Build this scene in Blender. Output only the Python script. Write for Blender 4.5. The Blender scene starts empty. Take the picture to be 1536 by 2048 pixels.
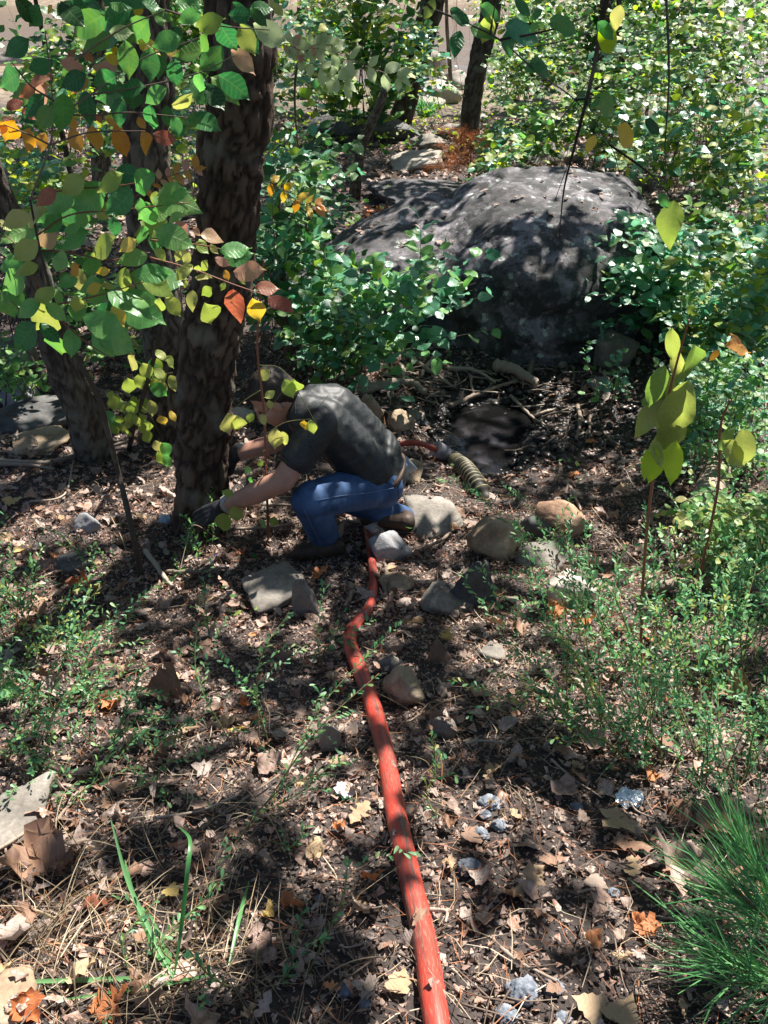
import bpy, bmesh, math, random
import numpy as np
from mathutils import Vector, Matrix, Quaternion
C = bpy.context.scene.collection
SC = bpy.context.scene
rad = math.radians
random.seed(7); R = np.random.default_rng(11)

# ---------------------------------------------------------------- camera, light, exposure
CAM = np.array([0.0, 0.0, 2.3]); PITCH = rad(36.0); F = 1547.0
cd = bpy.data.cameras.new('camera'); cam = bpy.data.objects.new('camera', cd); C.objects.link(cam)
cam.location = CAM; cam.rotation_euler = (rad(90) - PITCH, 0, 0)
cd.sensor_fit = 'VERTICAL'; cd.sensor_height = 24; cd.lens = 24 * F / 2048; cd.clip_start = .05; cd.clip_end = 2000
SC.camera = cam
EL, AZ = rad(55), rad(38)
SUN = np.array([math.cos(EL) * math.sin(AZ), math.cos(EL) * math.cos(AZ), math.sin(EL)])
W = bpy.data.worlds.new('World'); SC.world = W; W.use_nodes = True
nt = W.node_tree; bg = nt.nodes['Background']
sky = nt.nodes.new('ShaderNodeTexSky'); sky.sky_type = 'NISHITA'; sky.sun_disc = False
sky.sun_elevation = EL; sky.sun_rotation = AZ; sky.air_density = 1.0; sky.dust_density = 1.0
nt.links.new(sky.outputs[0], bg.inputs[0]); bg.inputs[1].default_value = 0.062
sl = bpy.data.lights.new('sun', 'SUN'); sl.energy = 5.0; sl.angle = rad(.5); sl.color = (1, .945, .87)
so = bpy.data.objects.new('sun', sl); C.objects.link(so); so.rotation_euler = Vector(SUN).to_track_quat('Z', 'Y').to_euler()
vs = SC.view_settings; vs.view_transform = 'Standard'; vs.look = 'None'; vs.exposure = 1.42; vs.gamma = 1; vs.use_curve_mapping = False
SC.cycles.max_bounces = 6; SC.cycles.diffuse_bounces = 3; SC.cycles.transmission_bounces = 4; SC.cycles.glossy_bounces = 2
SC.cycles.transparent_max_bounces = 4; SC.cycles.sample_clamp_indirect = 4

# ---------------------------------------------------------------- noise and picking helpers
def _hash(ix, iy, iz, s=0):
    n = (ix.astype(np.int64) * 374761393 + iy.astype(np.int64) * 668265263 + iz.astype(np.int64) * 2147483647 + s * 1274126177) & 0xffffffff
    n = ((n ^ (n >> 13)) * 1274126177) & 0xffffffff
    n = ((n ^ (n >> 16)) * 2246822519) & 0xffffffff
    return ((n ^ (n >> 15)) & 0xffffff) / float(0xffffff)
def vnoise(p, s=0):
    p = np.asarray(p, float); i = np.floor(p); f = p - i; f = f * f * (3 - 2 * f); i = i.astype(np.int64)
    r = 0
    for dx in (0, 1):
        for dy in (0, 1):
            for dz in (0, 1):
                w = (f[..., 0] if dx else 1 - f[..., 0]) * (f[..., 1] if dy else 1 - f[..., 1]) * (f[..., 2] if dz else 1 - f[..., 2])
                r = r + w * _hash(i[..., 0] + dx, i[..., 1] + dy, i[..., 2] + dz, s)
    return r * 2 - 1
def fbm(p, oct=4, s=0, g=.5):
    p = np.asarray(p, float); a = 1; t = 0; r = 0
    for k in range(oct):
        r = r + a * vnoise(p * 2 ** k + k * 17.3, s + k); t += a; a *= g
    return r / t
def n2(x, y, sc, oct=3, s=0):
    x, y = np.broadcast_arrays(np.asarray(x, float), np.asarray(y, float))
    return fbm(np.stack([x * sc, y * sc, np.zeros_like(x) + .37], -1), oct, s)
_py = np.array([-60, -8, 0, .6, 1.5, 2.2, 2.8, 3.5, 4.3, 5.2, 6.5, 8, 11, 16, 22, 30, 72, 80, 100, 160, 400])
_pz = np.array([3.5, 1.5, .92, .74, .42, .16, 0, -.08, -.2, -.2, -.12, -.1, -.15, -.45, -.85, -1.45, -1.7, -.6, 3, 16, 40])
def H(x, y):
    x = np.asarray(x, float); y = np.asarray(y, float)
    z = np.interp(y, _py, _pz)
    z = z + .05 * n2(x, y, .7, 3, 1) * np.clip((y + 2) / 4, .6, 3) + .02 * n2(x, y, 4, 3, 2)
    z = z + .16 * np.clip((x - 1.1) / 2.5, 0, 3) * np.exp(-((y - 3.5) / 3.2) ** 2) + .10 * np.clip((-x - 1.2) / 2, 0, 2)
    pool = np.exp(-(((x - .62) / .30) ** 2 + ((y - 4.25) / .52) ** 2) ** 1.5) + .7 * np.exp(-(((x - .85) / .42) ** 2 + ((y - 4.72) / .28) ** 2) ** 1.5)
    z = z - .17 * np.clip(pool, 0, 1)
    z = z + .05 * np.exp(-(((x + .42) / .3) ** 2 + ((y - 2.5) / .25) ** 2))
    return z
_hx0, _hy0, _hs = -9.0, -3.0, .05
_HG = H(*np.meshgrid(np.arange(_hx0, 10, _hs), np.arange(_hy0, 40, _hs)))
def h(x, y):
    u, v = (x - _hx0) / _hs, (y - _hy0) / _hs; i, j = int(math.floor(u)), int(math.floor(v))
    if 0 <= i < _HG.shape[1] - 1 and 0 <= j < _HG.shape[0] - 1:
        a, b = u - i, v - j; return float(_HG[j, i] * (1 - a) * (1 - b) + _HG[j, i + 1] * a * (1 - b) + _HG[j + 1, i] * (1 - a) * b + _HG[j + 1, i + 1] * a * b)
    return float(H(x, y))
sp, cp = math.sin(PITCH), math.cos(PITCH)
def ray(px, py):
    a, b = (px - 768) / F, (1024 - py) / F
    return np.array([a, cp + b * sp, -sp + b * cp])
def P(px, py, Y):
    d = ray(px, py); return CAM + d * (Y / d[1])
def G(px, py, dz=0.0):
    d = ray(px, py); t0 = .3; step = .04; t = t0
    while t < 120:
        p = CAM + d * t
        if p[2] < h(p[0], p[1]) + dz: break
        t += step * max(1, t * .4)
    lo, hi = t - step * max(1, t * .4), t
    for _ in range(14):
        m = (lo + hi) / 2; p = CAM + d * m
        if p[2] < h(p[0], p[1]) + dz: hi = m
        else: lo = m
    return CAM + d * hi
def pxof(p):
    d = np.asarray(p, float) - CAM; dep = d[1] * cp - d[2] * sp; up = d[1] * sp + d[2] * cp
    return 768 + F * d[0] / dep, 1024 - F * up / dep
def depth(p): d = np.asarray(p, float) - CAM; return d[1] * cp - d[2] * sp

# ---------------------------------------------------------------- mesh helpers
def np_mesh(name, V, Fc, mats, smooth=True, attrs=None, midx=None):
    V = np.asarray(V, np.float32); me = bpy.data.meshes.new(name)
    if not isinstance(Fc, list): Fc = [Fc]
    Fc = [np.asarray(f, np.int32) for f in Fc if len(f)]
    nl = sum(f.size for f in Fc); nf = sum(len(f) for f in Fc)
    me.vertices.add(len(V)); me.vertices.foreach_set('co', V.ravel())
    me.loops.add(nl); me.polygons.add(nf)
    me.loops.foreach_set('vertex_index', np.concatenate([f.ravel() for f in Fc]))
    tot = np.concatenate([np.full(len(f), f.shape[1]) for f in Fc]); st = np.concatenate([[0], np.cumsum(tot)[:-1]])
    me.polygons.foreach_set('loop_start', st.astype(np.int32))
    me.polygons.foreach_set('use_smooth', np.full(nf, smooth))
    if midx is not None: me.polygons.foreach_set('material_index', np.asarray(midx, np.int32))
    for m in (mats if isinstance(mats, (list, tuple)) else [mats]): me.materials.append(m)
    for k, a in (attrs or {}).items():
        a = np.asarray(a, np.float32)
        if a.ndim == 1: t = me.attributes.new(k, 'FLOAT', 'POINT'); t.data.foreach_set('value', a)
        else: t = me.attributes.new(k, 'FLOAT_VECTOR', 'POINT'); t.data.foreach_set('vector', a.ravel())
    me.update(calc_edges=True); return me
def link(name, me, parent=None, M=None):
    """M: world matrix; the child is expressed in its parent's frame"""
    o = bpy.data.objects.new(name, me); C.objects.link(o)
    M = M if M is not None else Matrix.Identity(4)
    if parent is not None:
        o.parent = parent; M = parent_inv(parent) @ M
    o.matrix_basis = M; return o
def wmat(o): return (wmat(o.parent) @ o.matrix_basis) if o.parent else o.matrix_basis.copy()
def parent_inv(p): return wmat(p).inverted()
LAB = []
def tag(o, label, cat, group=None, kind=None):
    o['label'] = label; o['category'] = cat
    if group: o['group'] = group
    if kind: o['kind'] = kind
    LAB.append(o); return o
def thing(name, label, cat, loc=(0, 0, 0), group=None):
    o = bpy.data.objects.new(name, None); C.objects.link(o); o.location = Vector([float(c) for c in loc]); o.empty_display_size = .1
    o.matrix_basis = Matrix.Translation(o.location)
    return tag(o, label, cat, group)
def catmull(P_, n):
    P_ = np.asarray(P_, float)
    if len(P_) == 2: t = np.linspace(0, 1, n)[:, None]; return P_[0] * (1 - t) + P_[1] * t
    Q = np.vstack([2 * P_[0] - P_[1], P_, 2 * P_[-1] - P_[-2]]); k = len(P_) - 1
    u = np.linspace(0, k - 1e-6, n); i = u.astype(int); t = (u - i)[:, None]
    a, b, c, d = Q[i], Q[i + 1], Q[i + 2], Q[i + 3]
    return .5 * ((2 * b) + (-a + c) * t + (2 * a - 5 * b + 4 * c - d) * t ** 2 + (-a + 3 * b - 3 * c + d) * t ** 3)
def frames(pts):
    T = np.gradient(pts, axis=0); T /= np.linalg.norm(T, axis=1)[:, None] + 1e-9
    ref = np.array([0, 0, 1.]) if abs(T[0][2]) < .9 else np.array([1., 0, 0])
    N = np.cross(T[0], ref); N /= np.linalg.norm(N); Ns = [N]
    for i in range(1, len(T)):
        N = Ns[-1] - T[i] * np.dot(Ns[-1], T[i]); N /= np.linalg.norm(N) + 1e-9; Ns.append(N)
    Ns = np.array(Ns); return T, Ns, np.cross(T, Ns)
def tube(pts, r, seg=8, n=None, cap=True):
    pts = np.asarray(pts, float); r = np.atleast_1d(np.asarray(r, float))
    if n:
        r = np.interp(np.linspace(0, 1, n), np.linspace(0, 1, len(r)), r); pts = catmull(pts, n)
    elif len(r) != len(pts): r = np.interp(np.linspace(0, 1, len(pts)), np.linspace(0, 1, len(r)), r)
    T, N, B = frames(pts); a = np.arange(seg) * 2 * math.pi / seg
    V = pts[:, None] + r[:, None, None] * (np.cos(a)[None, :, None] * N[:, None] + np.sin(a)[None, :, None] * B[:, None])
    m = len(pts); i, j = np.meshgrid(np.arange(m - 1), np.arange(seg), indexing='ij')
    Fq = np.stack([i * seg + j, i * seg + (j + 1) % seg, (i + 1) * seg + (j + 1) % seg, (i + 1) * seg + j], -1).reshape(-1, 4)
    V = V.reshape(-1, 3); Ft = np.zeros((0, 3), int)
    if cap:
        V = np.vstack([V, pts[0], pts[-1]]); j = np.arange(seg); k = (j + 1) % seg
        Ft = np.vstack([np.stack([k, j, np.full(seg, len(V) - 2)], 1), np.stack([(m - 1) * seg + j, (m - 1) * seg + k, np.full(seg, len(V) - 1)], 1)])
    return V, Fq, Ft
class MB:
    def __init__(s): s.V = []; s.q = []; s.t = []; s.a = []; s.n = 0
    def add(s, V, q=(), t=(), tint=0.0):
        s.V.append(V)
        if len(q): s.q.append(np.asarray(q) + s.n)
        if len(t): s.t.append(np.asarray(t) + s.n)
        s.a.append(np.full(len(V), tint) if np.isscalar(tint) else tint); s.n += len(V)
    def tube(s, pts, r, seg=5, n=None, tint=None): s.add(*tube(pts, r, seg, n), tint=random.random() if tint is None else tint)
    def mesh(s, name, mat, smooth=True):
        Fc = []
        if s.q: Fc.append(np.concatenate(s.q))
        if s.t: Fc.append(np.concatenate(s.t))
        return np_mesh(name, np.concatenate(s.V), Fc, mat, smooth, {'tint': np.concatenate(s.a)})
    def build(s, name, mat, parent=None, smooth=True): return link(name, s.mesh(name, mat, smooth), parent)

# ---------------------------------------------------------------- materials
def mat(name):
    m = bpy.data.materials.new(name); m.use_nodes = True; n = m.node_tree
    return m, n, n.nodes['Principled BSDF'], n.nodes['Material Output']
def nd(n, t, **k):
    x = n.nodes.new('ShaderNode' + t)
    for a, v in k.items():
        if a in x.bl_rna.properties: setattr(x, a, v)
        else: x.inputs[a.replace('_', ' ')].default_value = v
    return x
def ramp(n, stops, fac=None):
    r = nd(n, 'ValToRGB'); e = r.color_ramp.elements
    while len(e) < len(stops): e.new(.5)
    for i, (p_, c) in enumerate(stops): e[i].position = p_; e[i].color = (*c, 1)
    if fac is not None: n.links.new(fac, r.inputs[0])
    return r
def bump(n, hsock, dist, st, bs):
    b = nd(n, 'Bump'); b.inputs['Strength'].default_value = st; b.inputs['Distance'].default_value = dist
    n.links.new(hsock, b.inputs['Height']); n.links.new(b.outputs[0], bs.inputs['Normal']); return b
def mathn(n, op, a, b=None, clamp=False):
    x = nd(n, 'Math', operation=op, use_clamp=clamp)
    for i, v in enumerate((a, b)):
        if v is None: continue
        if isinstance(v, (int, float)): x.inputs[i].default_value = v
        else: n.links.new(v, x.inputs[i])
    return x.outputs[0]
def mixc(n, fac, a, b, mode='MIX'):
    x = nd(n, 'Mix', data_type='RGBA', blend_type=mode)
    for s, v in ((0, fac), (6, a), (7, b)):
        if isinstance(v, (int, float)): x.inputs[s].default_value = v
        elif isinstance(v, tuple): x.inputs[s].default_value = (*v, 1)
        else: n.links.new(v, x.inputs[s])
    return x.outputs[2]
def tints(n):
    a = nd(n, 'Attribute', attribute_name='tint'); o = nd(n, 'ObjectInfo')
    return mathn(n, 'FRACT', mathn(n, 'ADD', a.outputs['Fac'], o.outputs['Random']))
def leafmat(name, cols, tr=.4, rough=.38, spots=.0, veins=.3, spec=.5):
    m, n, bs, out = mat(name); t = tints(n)
    k = len(cols); tcl = nd(n, 'TexCoord'); nl = nd(n, 'TexNoise', Scale=(3.0 if veins else 9.0), Detail=4.0, Roughness=.65); at2 = nd(n, 'Attribute', attribute_name='luv'); ad = nd(n, 'VectorMath', operation='ADD'); n.links.new(at2.outputs['Vector'], ad.inputs[0]); n.links.new(t, ad.inputs[1]); n.links.new(ad.outputs[0], nl.inputs['Vector'])
    tt_ = mathn(n, 'ADD', t, mathn(n, 'MULTIPLY', mathn(n, 'SUBTRACT', nl.outputs[0], .5), .9)); col = ramp(n, [(i / max(1, k - 1), c) for i, c in enumerate(cols)], tt_).outputs[0]
    luv = nd(n, 'Attribute', attribute_name='luv'); sep = nd(n, 'SeparateXYZ'); n.links.new(luv.outputs['Vector'], sep.inputs[0])
    if veins:
        v = mathn(n, 'ABSOLUTE', sep.outputs[1])
        w = mathn(n, 'SINE', mathn(n, 'MULTIPLY', mathn(n, 'SUBTRACT', sep.outputs[0], mathn(n, 'ADD', mathn(n, 'MULTIPLY', v, .55), mathn(n, 'MULTIPLY', nl.outputs[0], .10))), 23.0))
        w = mathn(n, 'POWER', mathn(n, 'ABSOLUTE', w), 14.0)
        mid = mathn(n, 'LESS_THAN', v, .018); ve = mathn(n, 'MAXIMUM', w, mid)
        col = mixc(n, mathn(n, 'MULTIPLY', ve, veins * .8), col, mixc(n, .35, col, (.5, .5, .2))); bump(n, mathn(n, 'ADD', mathn(n, 'MULTIPLY', ve, -.25), nl.outputs[0]), .004, .5, bs)
    if spots:
        ti = nd(n, 'TexCoord'); no = nd(n, 'TexNoise', Scale=38.0, Detail=3.0); n.links.new(ti.outputs['Object'], no.inputs['Vector'])
        f = ramp(n, [(.55, (0, 0, 0)), (.68, (1, 1, 1))], no.outputs[0]).outputs[0]
        col = mixc(n, mathn(n, 'MULTIPLY', f, spots), col, (.22, .10, .04))
    n.links.new(col, bs.inputs['Base Color']); bs.inputs['Roughness'].default_value = rough; bs.inputs['Specular IOR Level'].default_value = spec
    if tr:
        tl = nd(n, 'BsdfTranslucent'); n.links.new(mixc(n, .5, col, (.55, .7, .04), 'MULTIPLY') if False else col, tl.inputs[0])
        mx = nd(n, 'MixShader'); mx.inputs[0].default_value = tr
        hs = nd(n, 'HueSaturation'); hs.inputs['Saturation'].default_value = 1.15; hs.inputs['Value'].default_value = 1.7; n.links.new(col, hs.inputs['Color']); n.links.new(hs.outputs[0], tl.inputs[0])
        n.links.new(bs.outputs[0], mx.inputs[1]); n.links.new(tl.outputs[0], mx.inputs[2]); n.links.new(mx.outputs[0], out.inputs[0])
    return m
def simple(name, cols, rough=.8, scale=20., bmp=.3, dist=.003, spec=.3, metal=0., tinted=False):
    m, n, bs, out = mat(name); tc = nd(n, 'TexCoord'); no = nd(n, 'TexNoise', Scale=scale, Detail=6.0, Roughness=.65)
    n.links.new(tc.outputs['Object'], no.inputs['Vector']); f = no.outputs[0]
    if tinted: f = mathn(n, 'ADD', mathn(n, 'MULTIPLY', tints(n), .7), mathn(n, 'MULTIPLY', f, .45)); 
    k = len(cols); lo, hi = (.05, 1.) if tinted else (.3, .7)
    col = ramp(n, [(lo + (hi - lo) * i / max(1, k - 1), c) for i, c in enumerate(cols)], f).outputs[0]
    n.links.new(col, bs.inputs['Base Color']); bs.inputs['Roughness'].default_value = rough
    bs.inputs['Specular IOR Level'].default_value = spec; bs.inputs['Metallic'].default_value = metal
    if bmp: bump(n, no.outputs[0], dist, bmp, bs)
    return m
GREEN = [(.030, .105, .028), (.045, .15, .035), (.06, .19, .045)]
PAL = {
 'g': leafmat('leaf_green', [(.028, .12, .045), (.045, .17, .055), (.08, .23, .075), (.13, .26, .06)]),
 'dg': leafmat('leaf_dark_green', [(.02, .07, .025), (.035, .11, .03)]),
 'lg': leafmat('leaf_lit_green', [(.08, .25, .07), (.14, .34, .10), (.22, .38, .12), (.10, .28, .08)]),  # sunlit leaf tone, the light is mixed into this green
 'yg': leafmat('leaf_yellow_green', [(.22, .32, .07), (.32, .38, .10), (.40, .38, .14)], spots=.3),
 'y': leafmat('leaf_yellow', [(.60, .42, .06), (.62, .46, .14)], spots=.4),
 'o': leafmat('leaf_orange', [(.50, .20, .05), (.55, .30, .08), (.48, .26, .10)], spots=.5),
 'r': leafmat('leaf_red_brown', [(.28, .08, .06), (.36, .14, .09), (.30, .15, .10)], spots=.4),
 'p': leafmat('leaf_pink', [(.50, .24, .20), (.46, .32, .18), (.52, .28, .24)], spots=.3),
 'pg': leafmat('leaf_pale_green', [(.36, .46, .24), (.44, .50, .30)]),
 'bg': leafmat('leaf_blue_green', [(.045, .18, .095), (.08, .26, .15), (.16, .36, .22)], rough=.34, spec=.8),  # blue of the sky's sheen partly put into this leaf colour
 'mix': leafmat('leaf_mixed_green', [(.04, .14, .04), (.07, .19, .06), (.12, .26, .06), (.24, .34, .06)], rough=.45, spec=.5),
 'sun': leafmat('leaf_sunny_green', [(.12, .24, .04), (.20, .32, .05), (.30, .38, .06), (.42, .42, .08)], tr=.5, rough=.5),  # yellow of full sun put into the leaf colour
 'lz': leafmat('lespedeza_leaf', [(.05, .16, .075), (.09, .25, .11), (.15, .32, .13), (.24, .38, .13)], veins=0, rough=.45),
 'nd': leafmat('pine_needle_green', [(.04, .15, .05), (.07, .22, .07), (.12, .28, .10)], veins=0, tr=.15),
 'rn': leafmat('pine_needle_rust', [(.34, .12, .05), (.45, .20, .09), (.30, .12, .06)], veins=0, tr=.2, rough=.7),
 'gr': leafmat('grass_green', [(.06, .20, .06), (.12, .30, .10), (.22, .40, .20)], veins=0, tr=.3),
 'st': leafmat('straw', [(.28, .21, .13), (.40, .32, .21), (.54, .46, .34)], veins=0, tr=.15, rough=.6),
 'canopy': leafmat('canopy_leaf', [(.04, .12, .03), (.08, .18, .04)], veins=0, tr=.08),
}
LIT = [(.04, .027, .023), (.15, .10, .08), (.30, .20, .165), (.36, .25, .21), (.48, .37, .32), (.26, .215, .19), (.42, .30, .235), (.34, .15, .095), (.50, .42, .37), (.14, .10, .085)]
PAL['dead'] = leafmat('dead_leaf', LIT, tr=.12, rough=.62, veins=.25, spots=.25, spec=.35)
PAL['d_tan'] = leafmat('dead_leaf_tan', [(.40, .26, .14), (.46, .33, .20), (.38, .27, .17)], tr=.15, rough=.6, veins=.3, spots=.35, spec=.35)
PAL['d_brown'] = leafmat('dead_leaf_brown', [(.16, .085, .055), (.22, .125, .085), (.26, .15, .10)], tr=.1, rough=.6, veins=.3, spots=.4, spec=.4)
PAL['d_grey'] = leafmat('dead_leaf_grey', [(.24, .18, .15), (.32, .25, .21), (.20, .15, .13)], tr=.1, rough=.7, veins=.3, spots=.3, spec=.3)
PAL['d_rust'] = leafmat('dead_leaf_rust', [(.42, .13, .05), (.48, .20, .08), (.36, .12, .07)], tr=.15, rough=.6, veins=.3, spots=.3, spec=.35)
PAL['d_yellow'] = leafmat('dead_leaf_yellow', [(.58, .42, .12), (.55, .38, .16)], tr=.2, rough=.6, veins=.3, spots=.4)
twig_m = simple('twig_bark', [(.06, .04, .03), (.12, .085, .065), (.20, .15, .12)], tinted=True, scale=60, dist=.001)
stem_m = simple('green_stem', [(.10, .08, .04), (.14, .16, .05), (.20, .10, .06)], tinted=True, scale=40, bmp=0)
redstem_m = simple('red_leaf_stalk', [(.16, .05, .04), (.24, .10, .06)], tinted=True, scale=40, bmp=0, rough=.5)
wood_m = simple('weathered_wood', [(.10, .075, .055), (.22, .17, .13), (.38, .32, .26)], tinted=True, scale=35, dist=.003, bmp=.6)

def barkmat(name, dark, mid, light, sc=1.):
    m, n, bs, out = mat(name); tc = nd(n, 'TexCoord')
    a = nd(n, 'Attribute', attribute_name='tint')
    mp = nd(n, 'Mapping'); mp.inputs['Scale'].default_value = (14 * sc, 14 * sc, 3.5 * sc); n.links.new(tc.outputs['Object'], mp.inputs[0])
    no = nd(n, 'TexNoise', Scale=3.0, Detail=8.0, Roughness=.7); n.links.new(mp.outputs[0], no.inputs['Vector'])
    n3 = nd(n, 'TexNoise', Scale=5.0, Detail=4.0); n.links.new(tc.outputs['Object'], n3.inputs['Vector'])
    n5 = nd(n, 'TexNoise', Scale=55.0, Detail=8.0, Roughness=.75); n.links.new(tc.outputs['Object'], n5.inputs['Vector'])
    f = mathn(n, 'ADD', mathn(n, 'MULTIPLY', a.outputs['Fac'], .5), mathn(n, 'ADD', mathn(n, 'MULTIPLY', no.outputs[0], .25), mathn(n, 'MULTIPLY', n5.outputs[0], .32)))
    c = ramp(n, [(.2, dark), (.5, mid), (.85, light)], f).outputs[0]
    c = mixc(n, ramp(n, [(.56, (0, 0, 0)), (.66, (.6, .6, .6))], n3.outputs[0]).outputs[0], c, (.20, .20, .165))
    n.links.new(c, bs.inputs['Base Color']); bs.inputs['Roughness'].default_value = .9; bs.inputs['Specular IOR Level'].default_value = .2
    bump(n, mathn(n, 'ADD', mathn(n, 'MULTIPLY', no.outputs[0], .5), n5.outputs[0]), .012, .9, bs); return m
bark_pine = barkmat('pine_bark', (.014, .010, .008), (.07, .048, .037), (.17, .12, .09))
bark_grey = barkmat('grey_bark', (.02, .016, .013), (.10, .082, .066), (.22, .19, .155), 1.4)
bark_dark = barkmat('dark_bark', (.02, .016, .014), (.06, .048, .04), (.14, .12, .10), 1.4)

def rockmat(name, cols, lichen=.0, dirt=.3, sc=1., wet=False):
    m, n, bs, out = mat(name); tc = nd(n, 'TexCoord'); ge = nd(n, 'NewGeometry')
    vec = tc.outputs['Object']
    n1 = nd(n, 'TexNoise', Scale=2.2 * sc, Detail=8.0, Roughness=.62); n.links.new(vec, n1.inputs['Vector'])
    n2_ = nd(n, 'TexNoise', Scale=22. * sc, Detail=6.0, Roughness=.7); n.links.new(vec, n2_.inputs['Vector'])
    f = mathn(n, 'ADD', mathn(n, 'MULTIPLY', n1.outputs[0], .75), mathn(n, 'MULTIPLY', n2_.outputs[0], .3))
    k = len(cols); c = ramp(n, [(.38 + .26 * i / (k - 1), q) for i, q in enumerate(cols)], f).outputs[0]
    if dirt:
        n4 = nd(n, 'TexNoise', Scale=7. * sc, Detail=6.0, Roughness=.7); n.links.new(vec, n4.inputs['Vector'])
        c = mixc(n, mathn(n, 'MULTIPLY', ramp(n, [(.5, (0, 0, 0)), (.62, (1, 1, 1))], n4.outputs[0]).outputs[0], dirt), c, (.08, .055, .04))
    if lichen:
        v = nd(n, 'TexVoronoi', Scale=11. * sc); n.links.new(mixc(n, .12, vec, n2_.outputs[1], 'ADD'), v.inputs['Vector'])
        sp_ = ramp(n, [(.0, (1, 1, 1)), (.24, (1, 1, 1)), (.30, (0, 0, 0))], v.outputs['Distance']).outputs[0]
        sel = ramp(n, [(.40, (0, 0, 0)), (.45, (1, 1, 1))], v.outputs['Color']).outputs[0]
        zone = ramp(n, [(.38, (.15, .15, .15)), (.52, (1, 1, 1))], n1.outputs[0]).outputs[0]
        c = mixc(n, mathn(n, 'MULTIPLY', mathn(n, 'MULTIPLY', sp_, sel), mathn(n, 'MULTIPLY', zone, lichen)), c, (.42, .46, .43))
        v2 = nd(n, 'TexNoise', Scale=5. * sc, Detail=7.0, Roughness=.72); n.links.new(vec, v2.inputs['Vector'])
        c = mixc(n, mathn(n, 'MULTIPLY', ramp(n, [(.47, (0, 0, 0)), (.55, (1, 1, 1))], v2.outputs[0]).outputs[0], .88), c, (.024, .026, .025))
    n.links.new(c, bs.inputs['Base Color']); bs.inputs['Roughness'].default_value = .82 if not wet else .35; bs.inputs['Specular IOR Level'].default_value = .35
    bump(n, mathn(n, 'ADD', n2_.outputs[0], mathn(n, 'MULTIPLY', n1.outputs[0], 2.)), .012 / sc, .75, bs); return m
RK = {
 'boulder': rockmat('boulder_rock', [(.025, .024, .025), (.095, .089, .095), (.27, .25, .27)], lichen=1., dirt=.1),
 'grey': rockmat('grey_rock', [(.11, .10, .085), (.20, .18, .155), (.30, .275, .24)], sc=3),
 'tan': rockmat('tan_rock', [(.17, .12, .08), (.31, .23, .15), (.45, .36, .26)], sc=3),
 'orange': rockmat('orange_rock', [(.20, .12, .08), (.36, .22, .14), (.42, .30, .20)], sc=3),
 'pale': rockmat('pale_rock', [(.34, .30, .25), (.48, .44, .38), (.58, .55, .50)], sc=3, dirt=.15),
 'blue': rockmat('bluish_rock', [(.15, .155, .16), (.25, .25, .26), (.36, .36, .365)], sc=3, dirt=.2),
 'dark': rockmat('dark_rock', [(.035, .035, .035), (.08, .08, .08), (.14, .14, .135)], sc=2),
 'river': rockmat('river_rock', [(.20, .165, .125), (.32, .28, .23), (.42, .38, .33)], sc=1, dirt=.1),
}

# ---------------------------------------------------------------- terrain
def axis(segs):
    out = []
    for a, b, n in segs: out.append(np.linspace(a, b, n, endpoint=False))
    return np.concatenate(out + [[segs[-1][1]]])
xs = axis([(-300, -60, 8), (-60, -12, 14), (-12, -3.2, 40), (-3.2, 3.4, 250), (3.4, 12, 40), (12, 60, 14), (60, 300, 8)])
ys = axis([(-60, -2, 10), (-2, .2, 24), (.2, 6, 250), (6, 14, 100), (14, 34, 70), (34, 110, 40), (110, 400, 20)])
X, Y = np.meshgrid(xs, ys); Z = H(X, Y)
nearw = np.clip((7 - Y) / 3, 0, 1) * np.clip((4 - np.abs(X)) / 1, 0, 1) * np.clip((Y + 1) / 1, 0, 1)
Z = Z + nearw * (.011 * n2(X, Y, 14, 4, 5) + .005 * n2(X, Y, 45, 2, 6))
mudx = np.clip(1.25 - (((X - .85) / .85) ** 2 + ((Y - 4.5) / .75) ** 2), 0, 1)
Z = Z + nearw * mudx * .035 * n2(X, Y, 11, 4, 9)
ny, nx = X.shape; i, j = np.meshgrid(np.arange(ny - 1), np.arange(nx - 1), indexing='ij'); q = i * nx + j
FQ = np.stack([q, q + 1, q + nx + 1, q + nx], -1).reshape(-1, 4)
m, n, bs, out = mat('woodland_soil'); tc = nd(n, 'TexCoord'); ge = nd(n, 'NewGeometry')
na = nd(n, 'TexNoise', Scale=3., Detail=8., Roughness=.65); nb = nd(n, 'TexNoise', Scale=45., Detail=6., Roughness=.75); nc = nd(n, 'TexVoronoi', Scale=60.)
for x in (na, nb, nc): n.links.new(tc.outputs['Object'], x.inputs['Vector'])
c = ramp(n, [(.30, (.022, .018, .017)), (.5, (.052, .041, .037)), (.68, (.105, .085, .078))], mathn(n, 'ADD', mathn(n, 'MULTIPLY', na.outputs[0], .5), mathn(n, 'MULTIPLY', nb.outputs[0], .5))).outputs[0]
wa = nd(n, 'Attribute', attribute_name='wet'); sa = nd(n, 'Attribute', attribute_name='sand')
wf = ramp(n, [(.25, (0, 0, 0)), (.55, (1, 1, 1))], mathn(n, 'MULTIPLY', wa.outputs['Fac'], mathn(n, 'ADD', na.outputs[0], .5))).outputs[0]
c = mixc(n, wf, c, (.012, .010, .010)); c = mixc(n, sa.outputs['Fac'], c, ramp(n, [(.35, (.10, .075, .05)), (.6, (.26, .20, .135))], na.outputs[0]).outputs[0])
n.links.new(c, bs.inputs['Base Color']); bs.inputs['Specular IOR Level'].default_value = .4
ro = nd(n, 'MapRange'); n.links.new(wf, ro.inputs[0]); ro.inputs[3].default_value = .92; ro.inputs[4].default_value = .22; n.links.new(ro.outputs[0], bs.inputs['Roughness'])
bump(n, mathn(n, 'ADD', nb.outputs[0], mathn(n, 'MULTIPLY', nc.outputs[0], -.6)), .012, .9, bs)
soil = m
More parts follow.
